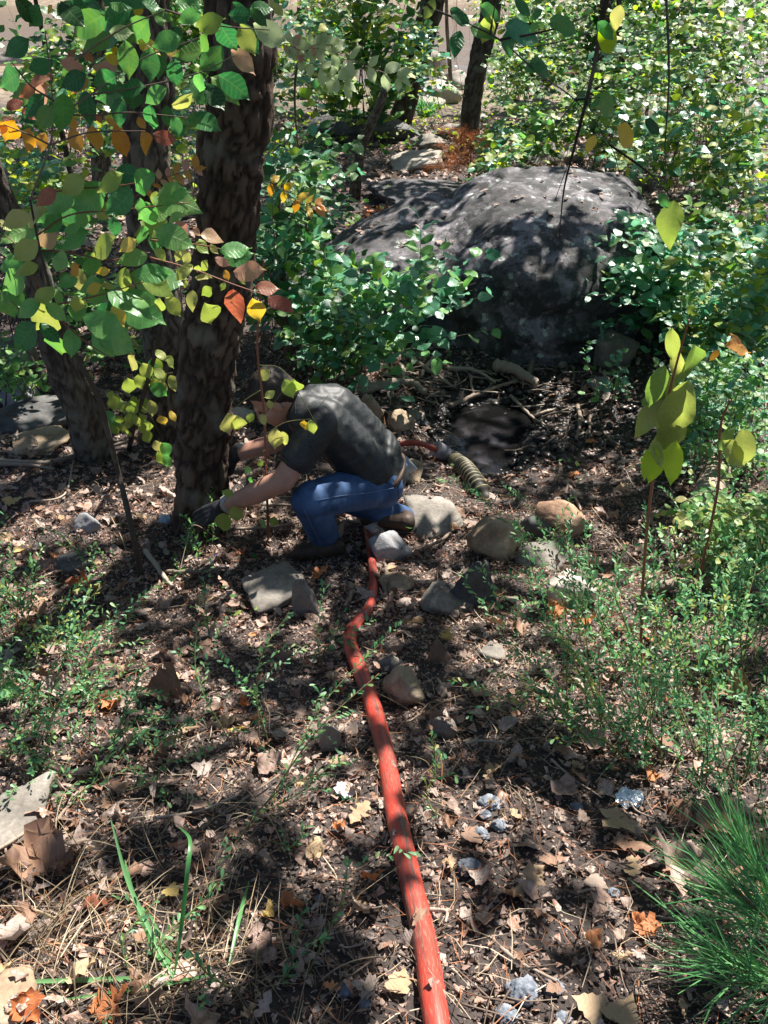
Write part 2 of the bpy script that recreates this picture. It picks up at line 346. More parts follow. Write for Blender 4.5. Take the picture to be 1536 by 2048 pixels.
sand = np.clip((Y - 17 + 2 * n2(X, Y, .4, 3, 8)) / 6, 0, 1) * np.clip((90 - Y) / 10, 0, 1)
o = link('ground', np_mesh('ground', np.stack([X, Y, Z], -1).reshape(-1, 3), FQ, soil, True, {'wet': mudx.ravel(), 'sand': sand.ravel()}))
o['kind'] = 'structure'; o['label'] = 'dark leaf-strewn woodland slope falling to a river'

def water(name, x0, x1, y0, y1, z, col, rough, wave, sc):
    m, n, bs, out = mat(name); tc = nd(n, 'TexCoord'); no = nd(n, 'TexNoise', Scale=sc, Detail=3.); n.links.new(tc.outputs['Object'], no.inputs['Vector'])
    bs.inputs['Base Color'].default_value = (*col, 1); bs.inputs['Roughness'].default_value = rough; bs.inputs['IOR'].default_value = 1.33; bs.inputs['Specular IOR Level'].default_value = .6
    bump(n, no.outputs[0], wave, .5, bs)
    V = [(x0, y0, z), (x1, y0, z), (x1, y1, z), (x0, y1, z)]
    return link(name, np_mesh(name, V, np.array([[0, 1, 2, 3]]), m, False))
o = water('river', -200, 200, 23, 84, -1.28, (.12, .075, .035), .18, .12, .6); o['kind'] = 'structure'; o['label'] = 'shallow brown river beyond the trees'
pz = h(.7, 4.4) + .075
o = water('pool_water', .1, 1.6, 3.6, 5.2, pz, (.012, .011, .012), .03, .0015, 14.)
m = o.data.materials[0]; n = m.node_tree; bs = n.nodes['Principled BSDF']; tc = nd(n, 'TexCoord'); no = nd(n, 'TexNoise', Scale=5., Detail=6., Distortion=.3); n.links.new(tc.outputs['Object'], no.inputs['Vector'])
n.links.new(ramp(n, [(.50, (.006, .006, .006)), (.62, (.018, .017, .019)), (.75, (.07, .066, .075))], no.outputs[0]).outputs[0], bs.inputs['Base Color']); o['kind'] = 'structure'; o['label'] = 'dark shining water in the muddy pool'

# ---------------------------------------------------------------- rocks
def ico(sub):
    b = bmesh.new(); bmesh.ops.create_icosphere(b, subdivisions=sub, radius=1)
    V = np.array([v.co[:] for v in b.verts]); Fc = np.array([[v.index for v in f.verts] for f in b.faces]); b.free(); return V, Fc
ICO = {s: ico(s) for s in (2, 3, 4, 5)}
def rock_mesh(name, size, rk, seed, sub=4, planes=12, soft=.10, rough=.05):
    g = np.random.default_rng(seed); D, Fc = ICO[sub]
    planes += 5; kk = np.arange(planes) + .5; ph_ = np.arccos(1 - 2 * kk / planes); th_ = math.pi * (1 + 5 ** .5) * kk; Nn = np.stack([np.cos(th_) * np.sin(ph_), np.sin(th_) * np.sin(ph_), np.cos(ph_)], 1) + g.normal(size=(planes, 3)) * .32; Nn /= np.linalg.norm(Nn, axis=1)[:, None]; dd = g.uniform(.55, .88, planes)
    t = dd[None] / np.maximum(D @ Nn.T, 1e-3); t = np.minimum(t, 1.5)
    k = 42; r = -np.log(np.exp(-k * t).sum(1) + math.exp(-k * 1.4)) / k
    V = D * r[:, None]; V = V * (1 + rough * (fbm(D * 2.5 + seed, 5, seed) + .7 * (1 - 2 * np.abs(fbm(D * 4 + seed, 4, seed + 3))))[:, None] * 2.0) * 1.12
    V = V * np.array(size) * .5; return np_mesh(name, V, Fc, RK[rk], True)
ROCKO = []
def rock(px, py, wpx, hpx, rk, label, seed, name='rock', depthf=.8, rot=None, tilt=(0, 0), sub=4, planes=8, sink=.5, cat='rock', group=None, rough=.05, at=None):
    # wpx,hpx: extent as seen; px,py its middle
    p = G(px, py + hpx * .38) if at is None else at; d = depth(p); w = wpx / F * d; hh = hpx / F * d
    wy = w * depthf; hz = max(hh * 1.15 - wy * .45, hh * .45)
    me = rock_mesh(name, (w, wy, hz * (1 + sink)), rk, seed, sub, planes, rough=rough)
    o = link(name, me); o.location = (p[0], p[1] + wy * .3, h(p[0], p[1]) + hz * (.5 - sink * .35))
    o.rotation_euler = (tilt[0], tilt[1], rot if rot is not None else random.uniform(-.3, .3))
    o.matrix_basis = Matrix.LocRotScale(o.location, o.rotation_euler, None)
    ROCKO.append((o, rk)); return tag(o, label, cat, group)
# the great boulder, from overlapping lobes made one surface
def blob(name, prims, voxel, smooth=4, mats=None, noise=None, tint=None):
    """prims: (a, ra, b, rb) capsules or (c, (rx,ry,rz), rot)"""
    Vs, Fs, k = [], [], 0; D, Fc = ICO[3]; D2, F2 = ICO[2]
    for p_ in prims:
        if p_[0] is None: Vs.append(p_[1]); Fs.append(p_[2] + k); k += len(p_[1])
        elif len(p_) == 4:
            a, ra, b, rb = p_; a = np.array(a, float); b = np.array(b, float); L = np.linalg.norm(b - a)
            m_ = max(2, int(L / (min(ra, rb) * .35)) + 1)
            for t in np.linspace(0, 1, m_):
                Vs.append(D2 * (ra + (rb - ra) * t) * 1.02 + a + (b - a) * t); Fs.append(F2 + k); k += len(D2)
        else:
            c_, r_, q = p_; M = np.array(Matrix.Identity(3) if q is None else (q.to_matrix() if hasattr(q, 'to_matrix') else q))
            Vs.append((D * np.array(r_)) @ M.T + np.array(c_)); Fs.append(Fc + k); k += len(D)
    me = np_mesh(name, np.concatenate(Vs), np.concatenate(Fs), mats, True)
    o = bpy.data.objects.new(name + '_t', me); C.objects.link(o)
    md = o.modifiers.new('r', 'REMESH'); md.mode = 'VOXEL'; md.voxel_size = voxel; md.use_smooth_shade = True
    if smooth: md = o.modifiers.new('s', 'SMOOTH'); md.factor = .6; md.iterations = smooth
    dg = bpy.context.evaluated_depsgraph_get(); me2 = bpy.data.meshes.new_from_object(o.evaluated_get(dg)); bpy.data.objects.remove(o); bpy.data.meshes.remove(me)
    me2.name = name; me2.materials.clear()
    for m_ in (mats if isinstance(mats, (list, tuple)) else [mats]): me2.materials.append(m_)
    V = np.zeros(len(me2.vertices) * 3, np.float32); me2.vertices.foreach_get('co', V); V = V.reshape(-1, 3)
    if noise is not None:
        N = np.zeros(len(V) * 3, np.float32); me2.vertices.foreach_get('normal', N); N = N.reshape(-1, 3)
        V = V + N * noise(V, N)[:, None]; me2.vertices.foreach_set('co', V.astype(np.float32).ravel())
    me2.polygons.foreach_set('use_smooth', np.full(len(me2.polygons), True)); me2.update()
    return me2
def eu(x, y, z): return Matrix.Rotation(rad(z), 3, 'Z') @ Matrix.Rotation(rad(y), 3, 'Y') @ Matrix.Rotation(rad(x), 3, 'X')
def facet(c_, size, seed, rotz=0, planes=9):
    g = np.random.default_rng(seed); D, Fc = ICO[5]; N_ = planes + 4; kk = np.arange(N_) + .5; a_ = np.arccos(1 - 2 * kk / N_); b_ = math.pi * (1 + 5 ** .5) * kk + seed
    Nn = np.stack([np.cos(b_) * np.sin(a_), np.sin(b_) * np.sin(a_), np.cos(a_)], 1) + g.normal(size=(N_, 3)) * .25; Nn /= np.linalg.norm(Nn, axis=1)[:, None]; dd = g.uniform(.62, .85, N_)
    t = dd[None] / np.maximum(D @ Nn.T, 1e-3); t = np.minimum(t, 1.5); k_ = 24; r = -np.log(np.exp(-k_ * t).sum(1)) / k_
    return (None, (D * r[:, None] * np.array(size) * .62) @ np.array(eu(0, 0, rotz)).T + np.array(c_), Fc, 0, 0)
def hull(c_, planes, k_=15):
    D, Fc = ICO[5]; Nn = np.array([p_[0] for p_ in planes], float); Nn /= np.linalg.norm(Nn, axis=1)[:, None]; dd = np.array([p_[1] for p_ in planes])
    t = dd[None] / np.maximum(D @ Nn.T, 1e-3); t = np.minimum(t, 2.5); r = -np.log(np.exp(-k_ * t).sum(1)) / k_; return (None, D * r[:, None] + np.array(c_), Fc, 0, 0)
lobes = [hull((1.35, 6.2, .12), [((.1, -1, -.10), .86), ((.02, -.2, .98), .56), ((0, 1, .3), .95), ((.8, -.1, .55), .88), ((.95, -.2, -.2), 1.0), ((-.55, -.15, .8), .72), ((0, 0, -1), .8), ((-1, 0, -.2), 1.2), ((.6, -.75, -.1), .95), ((-.55, -.8, 0), .98), ((.3, -.6, .75), .68)]),
         hull((.25, 6.25, 0), [((-.05, -.25, .97), .42), ((-.1, -1, -.1), .72), ((-.9, -.2, .35), .95), ((1, 0, 0), 1.3), ((0, 1, .2), .85), ((0, 0, -1), .6), ((-.6, -.7, .2), .80), ((-.5, 0, .85), .55), ((.3, -.75, .55), .6)]),
         facet((1.15, 5.85, -.1), (1.3, .85, .8), 12), facet((1.95, 6.1, .0), (.9, 1.0, .8), 5)]
def bnoise(V, N):
    lay = fbm(np.stack([V[:, 0] * .8, V[:, 1] * .8, V[:, 2] * 5 + V[:, 0] * 1.2], -1), 4, 3)
    rid = 1 - np.abs(fbm(V * 1.6, 4, 9)) * 2
    front = np.clip((5.75 - V[:, 1]) / .2, 0, 1); fr = fbm(V * np.array([3.2, 3.2, 7.]), 4, 15)
    crack = np.clip(1 - np.abs(fbm(V * np.array([1.1, 1.1, 2.2]) + 3, 4, 31)) * 22, 0, 1)
    return .055 * fbm(V * 1.3, 5, 2) + .03 * lay + .03 * rid + .016 * fbm(V * 12, 5, 7, .65) + front * .07 * (np.round(fr * 5) / 5 * .7 + fr * .3) - .03 * crack
o = link('boulder', blob('boulder', lobes, .024, 3, RK['boulder'], bnoise)); ROCKO.append((o, 'boulder')); tag(o, 'huge dark grey boulder with pale lichen discs above the muddy pool', 'boulder')

ROCKS = [
 (990, 1080, 108, 92, 'tan', 'big lumpy tan rock with sunlit top below the muddy pool', 3, {}),
 (868, 1045, 120, 55, 'grey', 'flat wedge-shaped grey rock behind the crouching person\'s boot', 4, {'depthf': 1.0}),
 (772, 1094, 84, 74, 'blue', 'square pale bluish-grey block beside the thin part of the red hose', 5, {'planes': 7, 'rough': .02}),
 (812, 945, 80, 42, 'tan', 'thin cream slab leaning behind the seat of the jeans', 6, {'tilt': (.3, -.4)}),
 (800, 846, 54, 50, 'tan', 'brown square-sided rock left of the pool edge by the branch', 7, {}),
 (830, 832, 46, 26, 'grey', 'small smooth grey stone touching the brown square rock', 8, {}),
 (1132, 1036, 112, 68, 'orange', 'orange-tan wedge rock behind the feathery green sprigs', 9, {'depthf': .7, 'planes': 7}),
 (1140, 1182, 104, 84, 'pale', 'bright cream rock with a white stick leaning on it', 10, {}),
 (1085, 1112, 100, 56, 'grey', 'low grey rock with a curled brown leaf on top', 12, {'depthf': .9}),
 (952, 1182, 86, 88, 'dark', 'upright dark grey triangular slab in the leaf litter', 13, {'depthf': .35, 'planes': 6}),
 (888, 1200, 110, 60, 'grey', 'leaning grey slab half buried next to the dark triangular slab', 14, {'depthf': .8}),
 (800, 1166, 66, 40, 'tan', 'low pinkish rock under leaves right of the thin hose', 15, {}),
 (806, 1372, 82, 88, 'tan', 'rounded tan-grey lumpy rock at the widening of the hose', 17, {'planes': 14}),
 (662, 1472, 46, 78, 'grey', 'narrow grey slab standing left of the hose', 18, {'depthf': .5}),
 (885, 1455, 52, 60, 'grey', 'half-buried brownish grey stone right of the hose', 19, {'depthf': .5}),
 (0, 1665, 140, 80, 'grey', 'broad flat grey rock lit beside the dry grass', 20, {'depthf': 1.3}),
 (10, 2010, 110, 90, 'tan', 'tan rock under dry grass in the bottom corner', 21, {'depthf': 1.}),
 (175, 1050, 54, 40, 'blue', 'small bluish-grey stone beside the leaning sapling', 22, {}),
 (62, 846, 170, 66, 'dark', 'long dark-faced slab with a tan ledge by the leaning trunk', 23, {'depthf': 1.0}),
 (70, 890, 110, 34, 'tan', 'tan ledge stone below the long dark slab', 44, {'depthf': 1.0}),
 (36, 790, 90, 62, 'blue', 'grey rounded rock behind the long dark slab', 24, {}),
 (110, 810, 90, 36, 'grey', 'flat grey stone between the slab and the leaning trunk', 45, {}),
 (28, 712, 100, 80, 'grey', 'pale grey boulder at the edge near yellowish leaves', 25, {}),
 (736, 826, 44, 62, 'tan', 'pale pointed rock just behind the person\'s back', 27, {'depthf': .5}),
 (470, 830, 50, 40, 'pale', 'white sunlit stone between the trunk and the person\'s face', 28, {}),
 (745, 1058, 40, 30, 'pale', 'pale stone under the far boot', 29, {}),
 (608, 1200, 60, 80, 'grey', 'curved pale-edged slab rising from packed earth left of the hose', 30, {'depthf': .4, 'planes': 8}),
 (530, 1180, 130, 70, 'grey', 'flat dark slab of packed rock in front of the boot', 31, {'depthf': 1.1}),
 (1070, 1058, 60, 44, 'dark', 'dark shaded rock between the tan rock and the orange one', 32, {}),
 (780, 1330, 40, 40, 'grey', 'small grey stone above the lumpy tan-grey rock', 33, {}),
 (140, 1130, 90, 40, 'dark', 'dark low rock among leaves below the bluish stone', 34, {}),
 (1230, 700, 90, 90, 'grey', 'grey rock tucked under the boulder\'s end', 35, {}),
 (1310, 660, 50, 70, 'blue', 'pale faceted rock at the end of the boulder', 36, {}),
 (1200, 770, 46, 36, 'grey', 'small grey rock in shade beneath the boulder', 37, {}),
 (1300, 590, 60, 40, 'grey', 'grey stone among glossy leaves beside the boulder', 43, {}),
 (1415, 985, 60, 30, 'grey', 'grey stone beside the weathered log', 46, {}),
 (990, 1310, 60, 26, 'grey', 'flat grey stone half under dead leaves', 50, {}),
 (520, 1010, 50, 26, 'pale', 'pale flake of stone under the outstretched arm', 51, {}),
 (850, 395, 270, 74, 'boulder', 'low long slab lying behind the great boulder', 38, {'depthf': 1.0, 'sub': 5}),
 (728, 250, 190, 100, 'dark', 'dark grey boulder behind the leaning grey sapling', 39, {'sub': 5}),
 (640, 250, 110, 60, 'dark', 'dark boulder next to the leaning grey sapling\'s foot', 40, {'sub': 5}),
 (838, 320, 110, 60, 'river', 'pale flat rock behind the low long slab', 41, {}),
 (860, 285, 70, 40, 'grey', 'grey rock at the foot of the dark background tree', 42, {}),
 (905, 262, 60, 40, 'grey', 'grey rock between two dark background trunks', 52, {}),
 (1120, 310, 110, 60, 'grey', 'grey rock in the dip beyond the boulder', 53, {}),
 (1130, 345, 90, 40, 'river', 'sunlit pale rock just beyond the boulder crest', 54, {}),
 (1030, 350, 50, 40, 'grey', 'small grey rock next to the rusty dead pine', 55, {}),
 (1115, 250, 60, 36, 'dark', 'dark rock under the thicket beyond the boulder', 56, {}),
 (1280, 365, 60, 40, 'grey', 'grey rock behind the peak of the boulder', 57, {}),
 (40, 340, 190, 90, 'dark', 'dark rock ledge behind the leafy branch', 58, {'sub': 5}),
 (90, 410, 160, 60, 'grey', 'grey ledge beneath the dark rock ledge', 59, {}),
]
for px, py, w, hh, rk, lab, sd, kw in ROCKS: rock(px, py, w, hh, rk, lab, sd, group='rocks on the woodland floor', **kw)
BANK = [(880, 185, 90, 62, 'tan pointed rock on the river bank between two trunks'), (915, 160, 70, 50, 'cream rock on the bank against the river'), (870, 125, 70, 50, 'reddish tan rock standing in the river shallows'),
 (860, 205, 80, 30, 'flat pale rock on the near bank'), (1000, 150, 90, 40, 'sunlit pale boulder under bank leaves'), (1120, 125, 90, 60, 'sunlit grey boulder across the bank thicket'), (960, 40, 110, 30, 'long white sandbank stone in the river'),
 (890, 66, 60, 14, 'low pink rock breaking the river surface'), (1190, 60, 80, 30, 'bright flat rock by the river bend'), (60, 105, 180, 60, 'broad bright boulder by the river behind the left leaves'), (160, 130, 130, 60, 'white sunlit boulder behind the brown leaves'),
 (30, 150, 120, 50, 'pale boulder behind the orange leaf sprays'), (610, 120, 70, 30, 'tan rock by the river behind the thicket'), (700, 60, 80, 24, 'flat tan rock in the river'), (1060, 205, 100, 40, 'rock ledge at the top of the dip'), (110, 200, 120, 60, 'white boulder behind the red-brown leaves'),
 (800, 150, 60, 40, 'small tan rock by the water behind the dark tree'), (1290, 130, 80, 50, 'grey boulder inside the sunny thicket'), (940, 230, 70, 40, 'light rock at the foot of the second dark trunk')]
for k, (px, py, w, hh, lab) in enumerate(BANK): rock(px, py, w, hh, 'river', lab, 100 + k, sub=3, group='river bank rocks')

# ---------------------------------------------------------------- trees
def trunk_mesh(name, pts, radii, matl, seg=72, rows=420, plate=.09, amp=.016, seed=0, flare=0.0):
    c_ = catmull(np.asarray(pts, float), rows); L = np.concatenate([[0], np.cumsum(np.linalg.norm(np.diff(c_, axis=0), axis=1))])
    r = np.interp(L / L[-1], np.linspace(0, 1, len(radii)), radii) + flare * np.exp(-L / .12)
    T, N, B = frames(c_); a = np.arange(seg) * 2 * math.pi / seg
    rm = float(np.mean(r)); nu = max(5, int(2 * math.pi * rm / (plate * .5)))
    A, LL = np.meshgrid(a, L); u = A / (2 * math.pi) * nu; v = LL / (plate * 1.35)
    p3 = np.stack([np.cos(A) * 1.5, np.sin(A) * 1.5, LL * 3], -1)
    p4 = np.stack([np.cos(A) * 4, np.sin(A) * 4, LL * 12], -1); u = u + .6 * fbm(p3 * 1.6, 3, seed + 5) + .45 * fbm(p4 * 1.6, 3, seed + 15); v = v + .8 * fbm(p3 * 1.6 + 9, 3, seed + 6) + .5 * fbm(p4 * 1.6 + 4, 3, seed + 16)
    f1 = np.full(u.shape, 9.); f2 = np.full(u.shape, 9.); hid = np.zeros(u.shape)
    for du in (-1, 0, 1):
        for dv in (-1, 0, 1):
            iu = np.floor(u) + du; iv = np.floor(v) + dv; um = np.mod(iu, nu)
            jx = _hash(um, iv, um * 0, seed); jy = _hash(um, iv, um * 0 + 1, seed); d = np.hypot(iu + jx - u, (iv + jy - v) * 1.0)
            m1 = d < f1; f2 = np.where(m1, f1, np.minimum(f2, d)); hid = np.where(m1, _hash(um, iv, um * 0 + 2, seed), hid); f1 = np.where(m1, d, f1)
    e = np.clip((f2 - f1) * 2.6, 0, 1); fine = fbm(np.stack([np.cos(A) * rm * 40, np.sin(A) * rm * 40, LL * 22], -1), 4, seed + 1)
    disp = amp * 1.15 * (e ** .6 * (.45 + .9 * hid) - .6) + amp * .6 * fine + amp * .35 * (1 - 2 * np.abs(fbm(p4, 4, seed + 8))) + rm * .06 * fbm(p3, 3, seed + 3)
    RR = r[:, None] + disp
    V = c_[:, None] + RR[..., None] * (np.cos(a)[None, :, None] * N[:, None] + np.sin(a)[None, :, None] * B[:, None])
    ii, jj = np.meshgrid(np.arange(rows - 1), np.arange(seg), indexing='ij')
    Fq = np.stack([ii * seg + jj, ii * seg + (jj + 1) % seg, (ii + 1) * seg + (jj + 1) % seg, (ii + 1) * seg + jj], -1).reshape(-1, 4)
    return np_mesh(name, V.reshape(-1, 3), Fq, matl, True, {'tint': (e * (.55 + .45 * hid)).ravel()})
TREES = []
def tree(base_px, cps, wpx, matl, label, name='tree', ytop=None, H_=8.0, seed=0, seg=48, rows=220, plate=.07, amp=.010, group=None, flare=.02, basept=None):
    """cps: pixel centre line from bottom to the frame's top, wpx: widths there; then grown on upward"""
    b = G(*base_px) if basept is None else basept; Y0 = b[1]; d0 = depth(b)
    yy = [Y0 + (ytop or 0) * (k + 1) / len(cps) for k in range(len(cps))]
    pts = [b - np.array([0, 0, .12])] + [P(c_[0], c_[1], y_) for c_, y_ in zip(cps, yy)]
    ds = [d0] + [depth(p_) for p_ in pts[1:]]
    rr = [w / F * d / 2 for w, d in zip(wpx, ds)]
    dirv = pts[-1] - pts[-2]; dirv /= np.linalg.norm(dirv); dirv = dirv * .5 + np.array([0, 0, .6]); dirv /= np.linalg.norm(dirv)
    if H_ > pts[-1][2] + .5:
        top = pts[-1] + dirv * (H_ - pts[-1][2]) / dirv[2]
        pts += [pts[-1] * .5 + top * .5, top]; rr += [rr[-1] * .7, rr[-1] * .3]
    t = thing(name, label, 'tree', b, group)
    # resample radii by arc length
    pp = np.array(pts); L = np.concatenate([[0], np.cumsum(np.linalg.norm(np.diff(pp, axis=0), axis=1))]); u = np.linspace(0, len(pp) - 1, rows)
    cpts = catmull(pp, 200); Lc = np.concatenate([[0], np.cumsum(np.linalg.norm(np.diff(cpts, axis=0), axis=1))])
    rad_at = np.interp(np.linspace(0, 1, 60) * Lc[-1], Lc[np.linspace(0, 199, len(pp)).astype(int)], rr)
    # even spacing
    ev = np.stack([np.interp(np.linspace(0, Lc[-1], 60), Lc, cpts[:, k]) for k in range(3)], 1)
    link('trunk', trunk_mesh('trunk', ev, rad_at, matl, seg, rows, plate, amp, seed, flare), t)
    TREES.append(dict(o=t, base=b, top=pts[-1], pts=ev, r=rad_at, mat=matl)); return t
tree((395, 1050), [(408, 850), (420, 700), (450, 500), (468, 250), (478, 0)], [100, 104, 108, 112, 122, 126], bark_pine, 'thick rough-barked pine trunk the person is kneeling against', 'pine_tree', H_=9, seed=3, seg=96, rows=640, plate=.075, amp=.016, flare=.03)
tree((335, 880), [(330, 700), (300, 450), (292, 250), (288, 0)], [80, 80, 84, 86, 90], bark_grey, 'grey rough trunk standing just behind the thick pine', 'pine_tree', H_=9, seed=4, seg=84, rows=600, plate=.07, amp=.014)
tree((192, 915), [(165, 830), (110, 690), (62, 520), (-30, 300)], [70, 62, 60, 50, 42], bark_grey, 'leaning lichen-marked trunk behind the thin sapling', 'tree', ytop=-.25, H_=7, seed=5, seg=64, rows=420, plate=.06, amp=.010, flare=.03)
tree((205, 400), [(195, 200), (190, 0)], [40, 36, 34], bark_grey, 'pale thin trunk behind the orange leaves', 'tree', H_=8, seed=6, amp=.01)
tree((790, 275), [(815, 190), (850, 60), (868, -20)], [50, 42, 44, 46], bark_dark, 'dark leaning tree with leaves growing up it near the river', 'tree', H_=9, seed=7, amp=.02, plate=.12)
tree((938, 300), [(945, 190), (972, 60), (985, -10)], [34, 38, 38, 40], bark_dark, 'second dark trunk behind the rusty dead pine', 'tree', H_=9, seed=8, amp=.015, plate=.1)
tree((905, 190), [(898, 110), (893, 20)], [9, 8, 7], bark_grey, 'slim pale stem in front of the river', 'sapling', H_=6, seed=9, seg=16, rows=60, amp=.006)
tree((1180, 250), [(1195, 140), (1210, 20)], [30, 26, 24], bark_dark, 'dark trunk inside the sunny thicket', 'tree', H_=8, seed=10, amp=.01)
tree((1325, 120), [(1340, 50), (1350, -10)], [22, 22, 22], bark_dark, 'dark trunk at the top of the thicket', 'tree', H_=8, seed=12, amp=.01)
tree((1435, 270), [(1430, 180), (1440, 90), (1455, 0)], [18, 15, 14, 12], bark_dark, 'thin forked dark stem in the bright bushes', 'sapling', H_=6, seed=13, seg=20, rows=80, amp=.006)
tree((1270, 330), [(1265, 200), (1240, 80)], [14, 12, 10], bark_dark, 'thin shaded stem behind the boulder crest', 'sapling', H_=6, seed=14, seg=16, rows=60, amp=.006)
tree((705, 400), [(722, 300), (755, 220), (772, 175)], [24, 20, 17, 14], bark_grey, 'broken pale grey leaning stem over the low slab', 'sapling', H_=0, seed=15, seg=24, rows=120, amp=.006)
tree((585, 740), [(575, 640), (560, 500), (556, 380)], [22, 20, 14, 9], bark_grey, 'slender grey sapling stem rising behind the person\'s head', 'sapling', H_=0, seed=16, seg=20, rows=160, amp=.004, plate=.04)
tree((600, 745), [(615, 690), (640, 640)], [16, 12, 8], bark_grey, 'short pale sapling stem crossing the slender one', 'sapling', H_=0, seed=17, seg=16, rows=60, amp=.003, plate=.04)
tree((150, 380), [(120, 250), (95, 120), (75, 20)], [12, 10, 9, 8], bark_dark, 'thin dark stem among the brown leaf sprays', 'sapling', H_=6, seed=18, seg=16, rows=120, amp=.004, plate=.04)
# unseen trees added outside the frame so their crowns shade the slope
for k, (x, y, lab) in enumerate([(4.2, 4.6, 'oak standing beyond the right edge of the clearing'), (5.2, 8.2, 'oak farther down the slope beyond the bushes'), (4.0, 1.2, 'oak beside the path at the near end'), (-4.0, 3.2, 'tree beyond the left edge')]):
    b = np.array([x, y, h(x, y)]); t = thing('oak_tree', lab, 'tree', b)
    rr_ = [.14, .12, .10, .05]
    pts = np.array([b + [0, 0, -.1], b + [.05, .05, 2], b + [-.1, .1, 5], b + [0, 0, 9]]); link('trunk', trunk_mesh('trunk', pts, rr_, bark_grey, 32, 120, .1, .012, 30 + k), t)
    TREES.append(dict(o=t, base=b, top=pts[-1], pts=catmull(pts, 60), r=np.interp(np.linspace(0, 1, 60), [0, .3, .6, 1], rr_), mat=bark_grey))

# ---------------------------------------------------------------- leaf shapes (length 1 along +X, normal +Z)
def leaf_shape(kind, seed=0):
    g = random.Random(seed)
    if kind in ('ovate', 'serrate', 'canopy', 'lance', 'oblong', 'small'):
        prof = {'ovate': [(0, .0), (.09, .12), (.24, .235), (.44, .29), (.62, .26), (.78, .165), (.9, .055), (1, 0)],
                'serrate': [(0, .0), (.07, .14), (.18, .26), (.34, .33), (.5, .33), (.66, .28), (.8, .18), (.92, .06), (1, 0)],
                'canopy': [(0, 0), (.45, .32), (1, 0)], 'lance': [(0, .0), (.3, .10), (.65, .09), (1, 0)],
                'oblong': [(0, 0), (.5, .17), (.88, .17), (1, 0)], 'small': [(0, 0), (.3, .24), (.65, .22), (1, 0)]}[kind]
        V = []; uv = []; Fq = []; dro = g.uniform(.0, .35); fold = g.uniform(.05, .4); tw = g.uniform(-.5, .5); ph = g.uniform(0, 6); side = g.uniform(-.12, .12)
        rich = kind in ('ovate', 'serrate')
        for u, w in prof:
            z0 = -dro * u * u; y0 = side * u * (1 - u) * 1.5
            for s_ in ((-1, -.5, 0, .5, 1) if rich else (-1, 0, 1)):
                ww = w * (1 + (.07 * math.sin(u * 31 + ph) if rich and abs(s_) == 1 else 0))
                y = s_ * ww
                V.append((u, y0 + y, z0 + (.03 * math.sin(5 * u + ph) * (1 + s_) + .035 * math.sin(9 * u + 2 * ph) * s_ if rich else 0) + fold * abs(y) * (1 - .5 * abs(s_)) + tw * u * y * .6 + (.02 * math.sin(7 * u + ph) * abs(s_) if rich else 0))); uv.append((u, y, 0))
        c = 5 if rich else 3
        for i in range(len(prof) - 1):
            for j in range(c - 1): Fq.append((i * c + j, i * c + j + 1, (i + 1) * c + j + 1, (i + 1) * c + j))
        return np.array(V), np.array(Fq), np.array(uv)
    if kind in ('oak', 'maple', 'plane'):
        if kind == 'oak': pol = [(0, .02), (.08, .06), (.17, .19), (.25, .20), (.30, .13), (.37, .17), (.44, .30), (.53, .29), (.57, .18), (.64, .19), (.71, .27), (.79, .20), (.86, .11), (.93, .10), (1, 0)]
        elif kind == 'maple': pol = [(0, .02), (.02, .16), (-.06, .36), (.12, .34), (.20, .52), (.30, .40), (.44, .56), (.50, .34), (.52, .18), (.66, .24), (.74, .14), (.84, .13), (1, 0)]
        else: pol = [(0, .03), (-.04, .25), (.05, .46), (.22, .50), (.32, .40), (.46, .50), (.55, .30), (.68, .26), (.80, .16), (1, 0)]
        pol = [(u + g.uniform(-.02, .02), w * g.uniform(.85, 1.15)) for u, w in pol]
        cu, cv, ph, dr = g.uniform(-.9, 1.3), g.uniform(-.3, .9), g.uniform(0, 6), g.uniform(-.4, .4)
        def bend(x, y): return (cu * (x - .5) ** 2 + cv * y * y + .5 * dr * x * y + .10 * math.sin(9 * x + ph) * math.cos(8 * y + ph) + .07 * math.sin(17 * y + 5 * x + ph) + .05 * math.sin(23 * x + ph))
        V = []; uv = []; Fq = []; n_ = len(pol)
        for u, w in pol:
            for s_ in (-1, -.5, 0, .5, 1):
                um = min(max(u if abs(s_) == 1 else u * .9 + .05, 0), 1) if s_ else min(max(u, 0), 1); V.append((um if s_ else um, s_ * w, 0)); uv.append((um, s_ * w, 0))
        V = [(x, y, bend(x, y)) for x, y, _ in V]
        for i in range(n_ - 1):
            for j in range(4): Fq.append((i * 5 + j, i * 5 + j + 1, (i + 1) * 5 + j + 1, (i + 1) * 5 + j))
        return np.array(V), np.array(Fq), np.array(uv)
    if kind in ('oak3', 'maple3', 'serr3'):
        pol = {'oak3': [(0, .02), (.18, .2), (.3, .12), (.46, .31), (.6, .17), (.74, .27), (1, 0)], 'maple3': [(0, .02), (-.03, .34), (.2, .5), (.32, .38), (.46, .54), (.54, .24), (.8, .17), (1, 0)], 'serr3': [(0, 0), (.18, .24), (.45, .33), (.75, .22), (1, 0)]}[kind]
        pol = [(u, w * g.uniform(.85, 1.15)) for u, w in pol]; cu, cv, ph = (g.uniform(-.9, 1.3), g.uniform(-.3, .9), g.uniform(0, 6)) if kind != 'serr3' else (g.uniform(-.35, 0), g.uniform(.1, .8), 0)
        V = [(u, s_ * w, cu * (u - .5) ** 2 + cv * (s_ * w) ** 2 + .06 * math.sin(9 * u + ph + 3 * s_)) for u, w in pol for s_ in (-1, 0, 1)]
        Fq = [(3 * i + j, 3 * i + j + 1, 3 * i + j + 4, 3 * i + j + 3) for i in range(len(pol) - 1) for j in (0, 1)]; V = np.array(V); return V, np.array(Fq), V * [1, 1, 0]
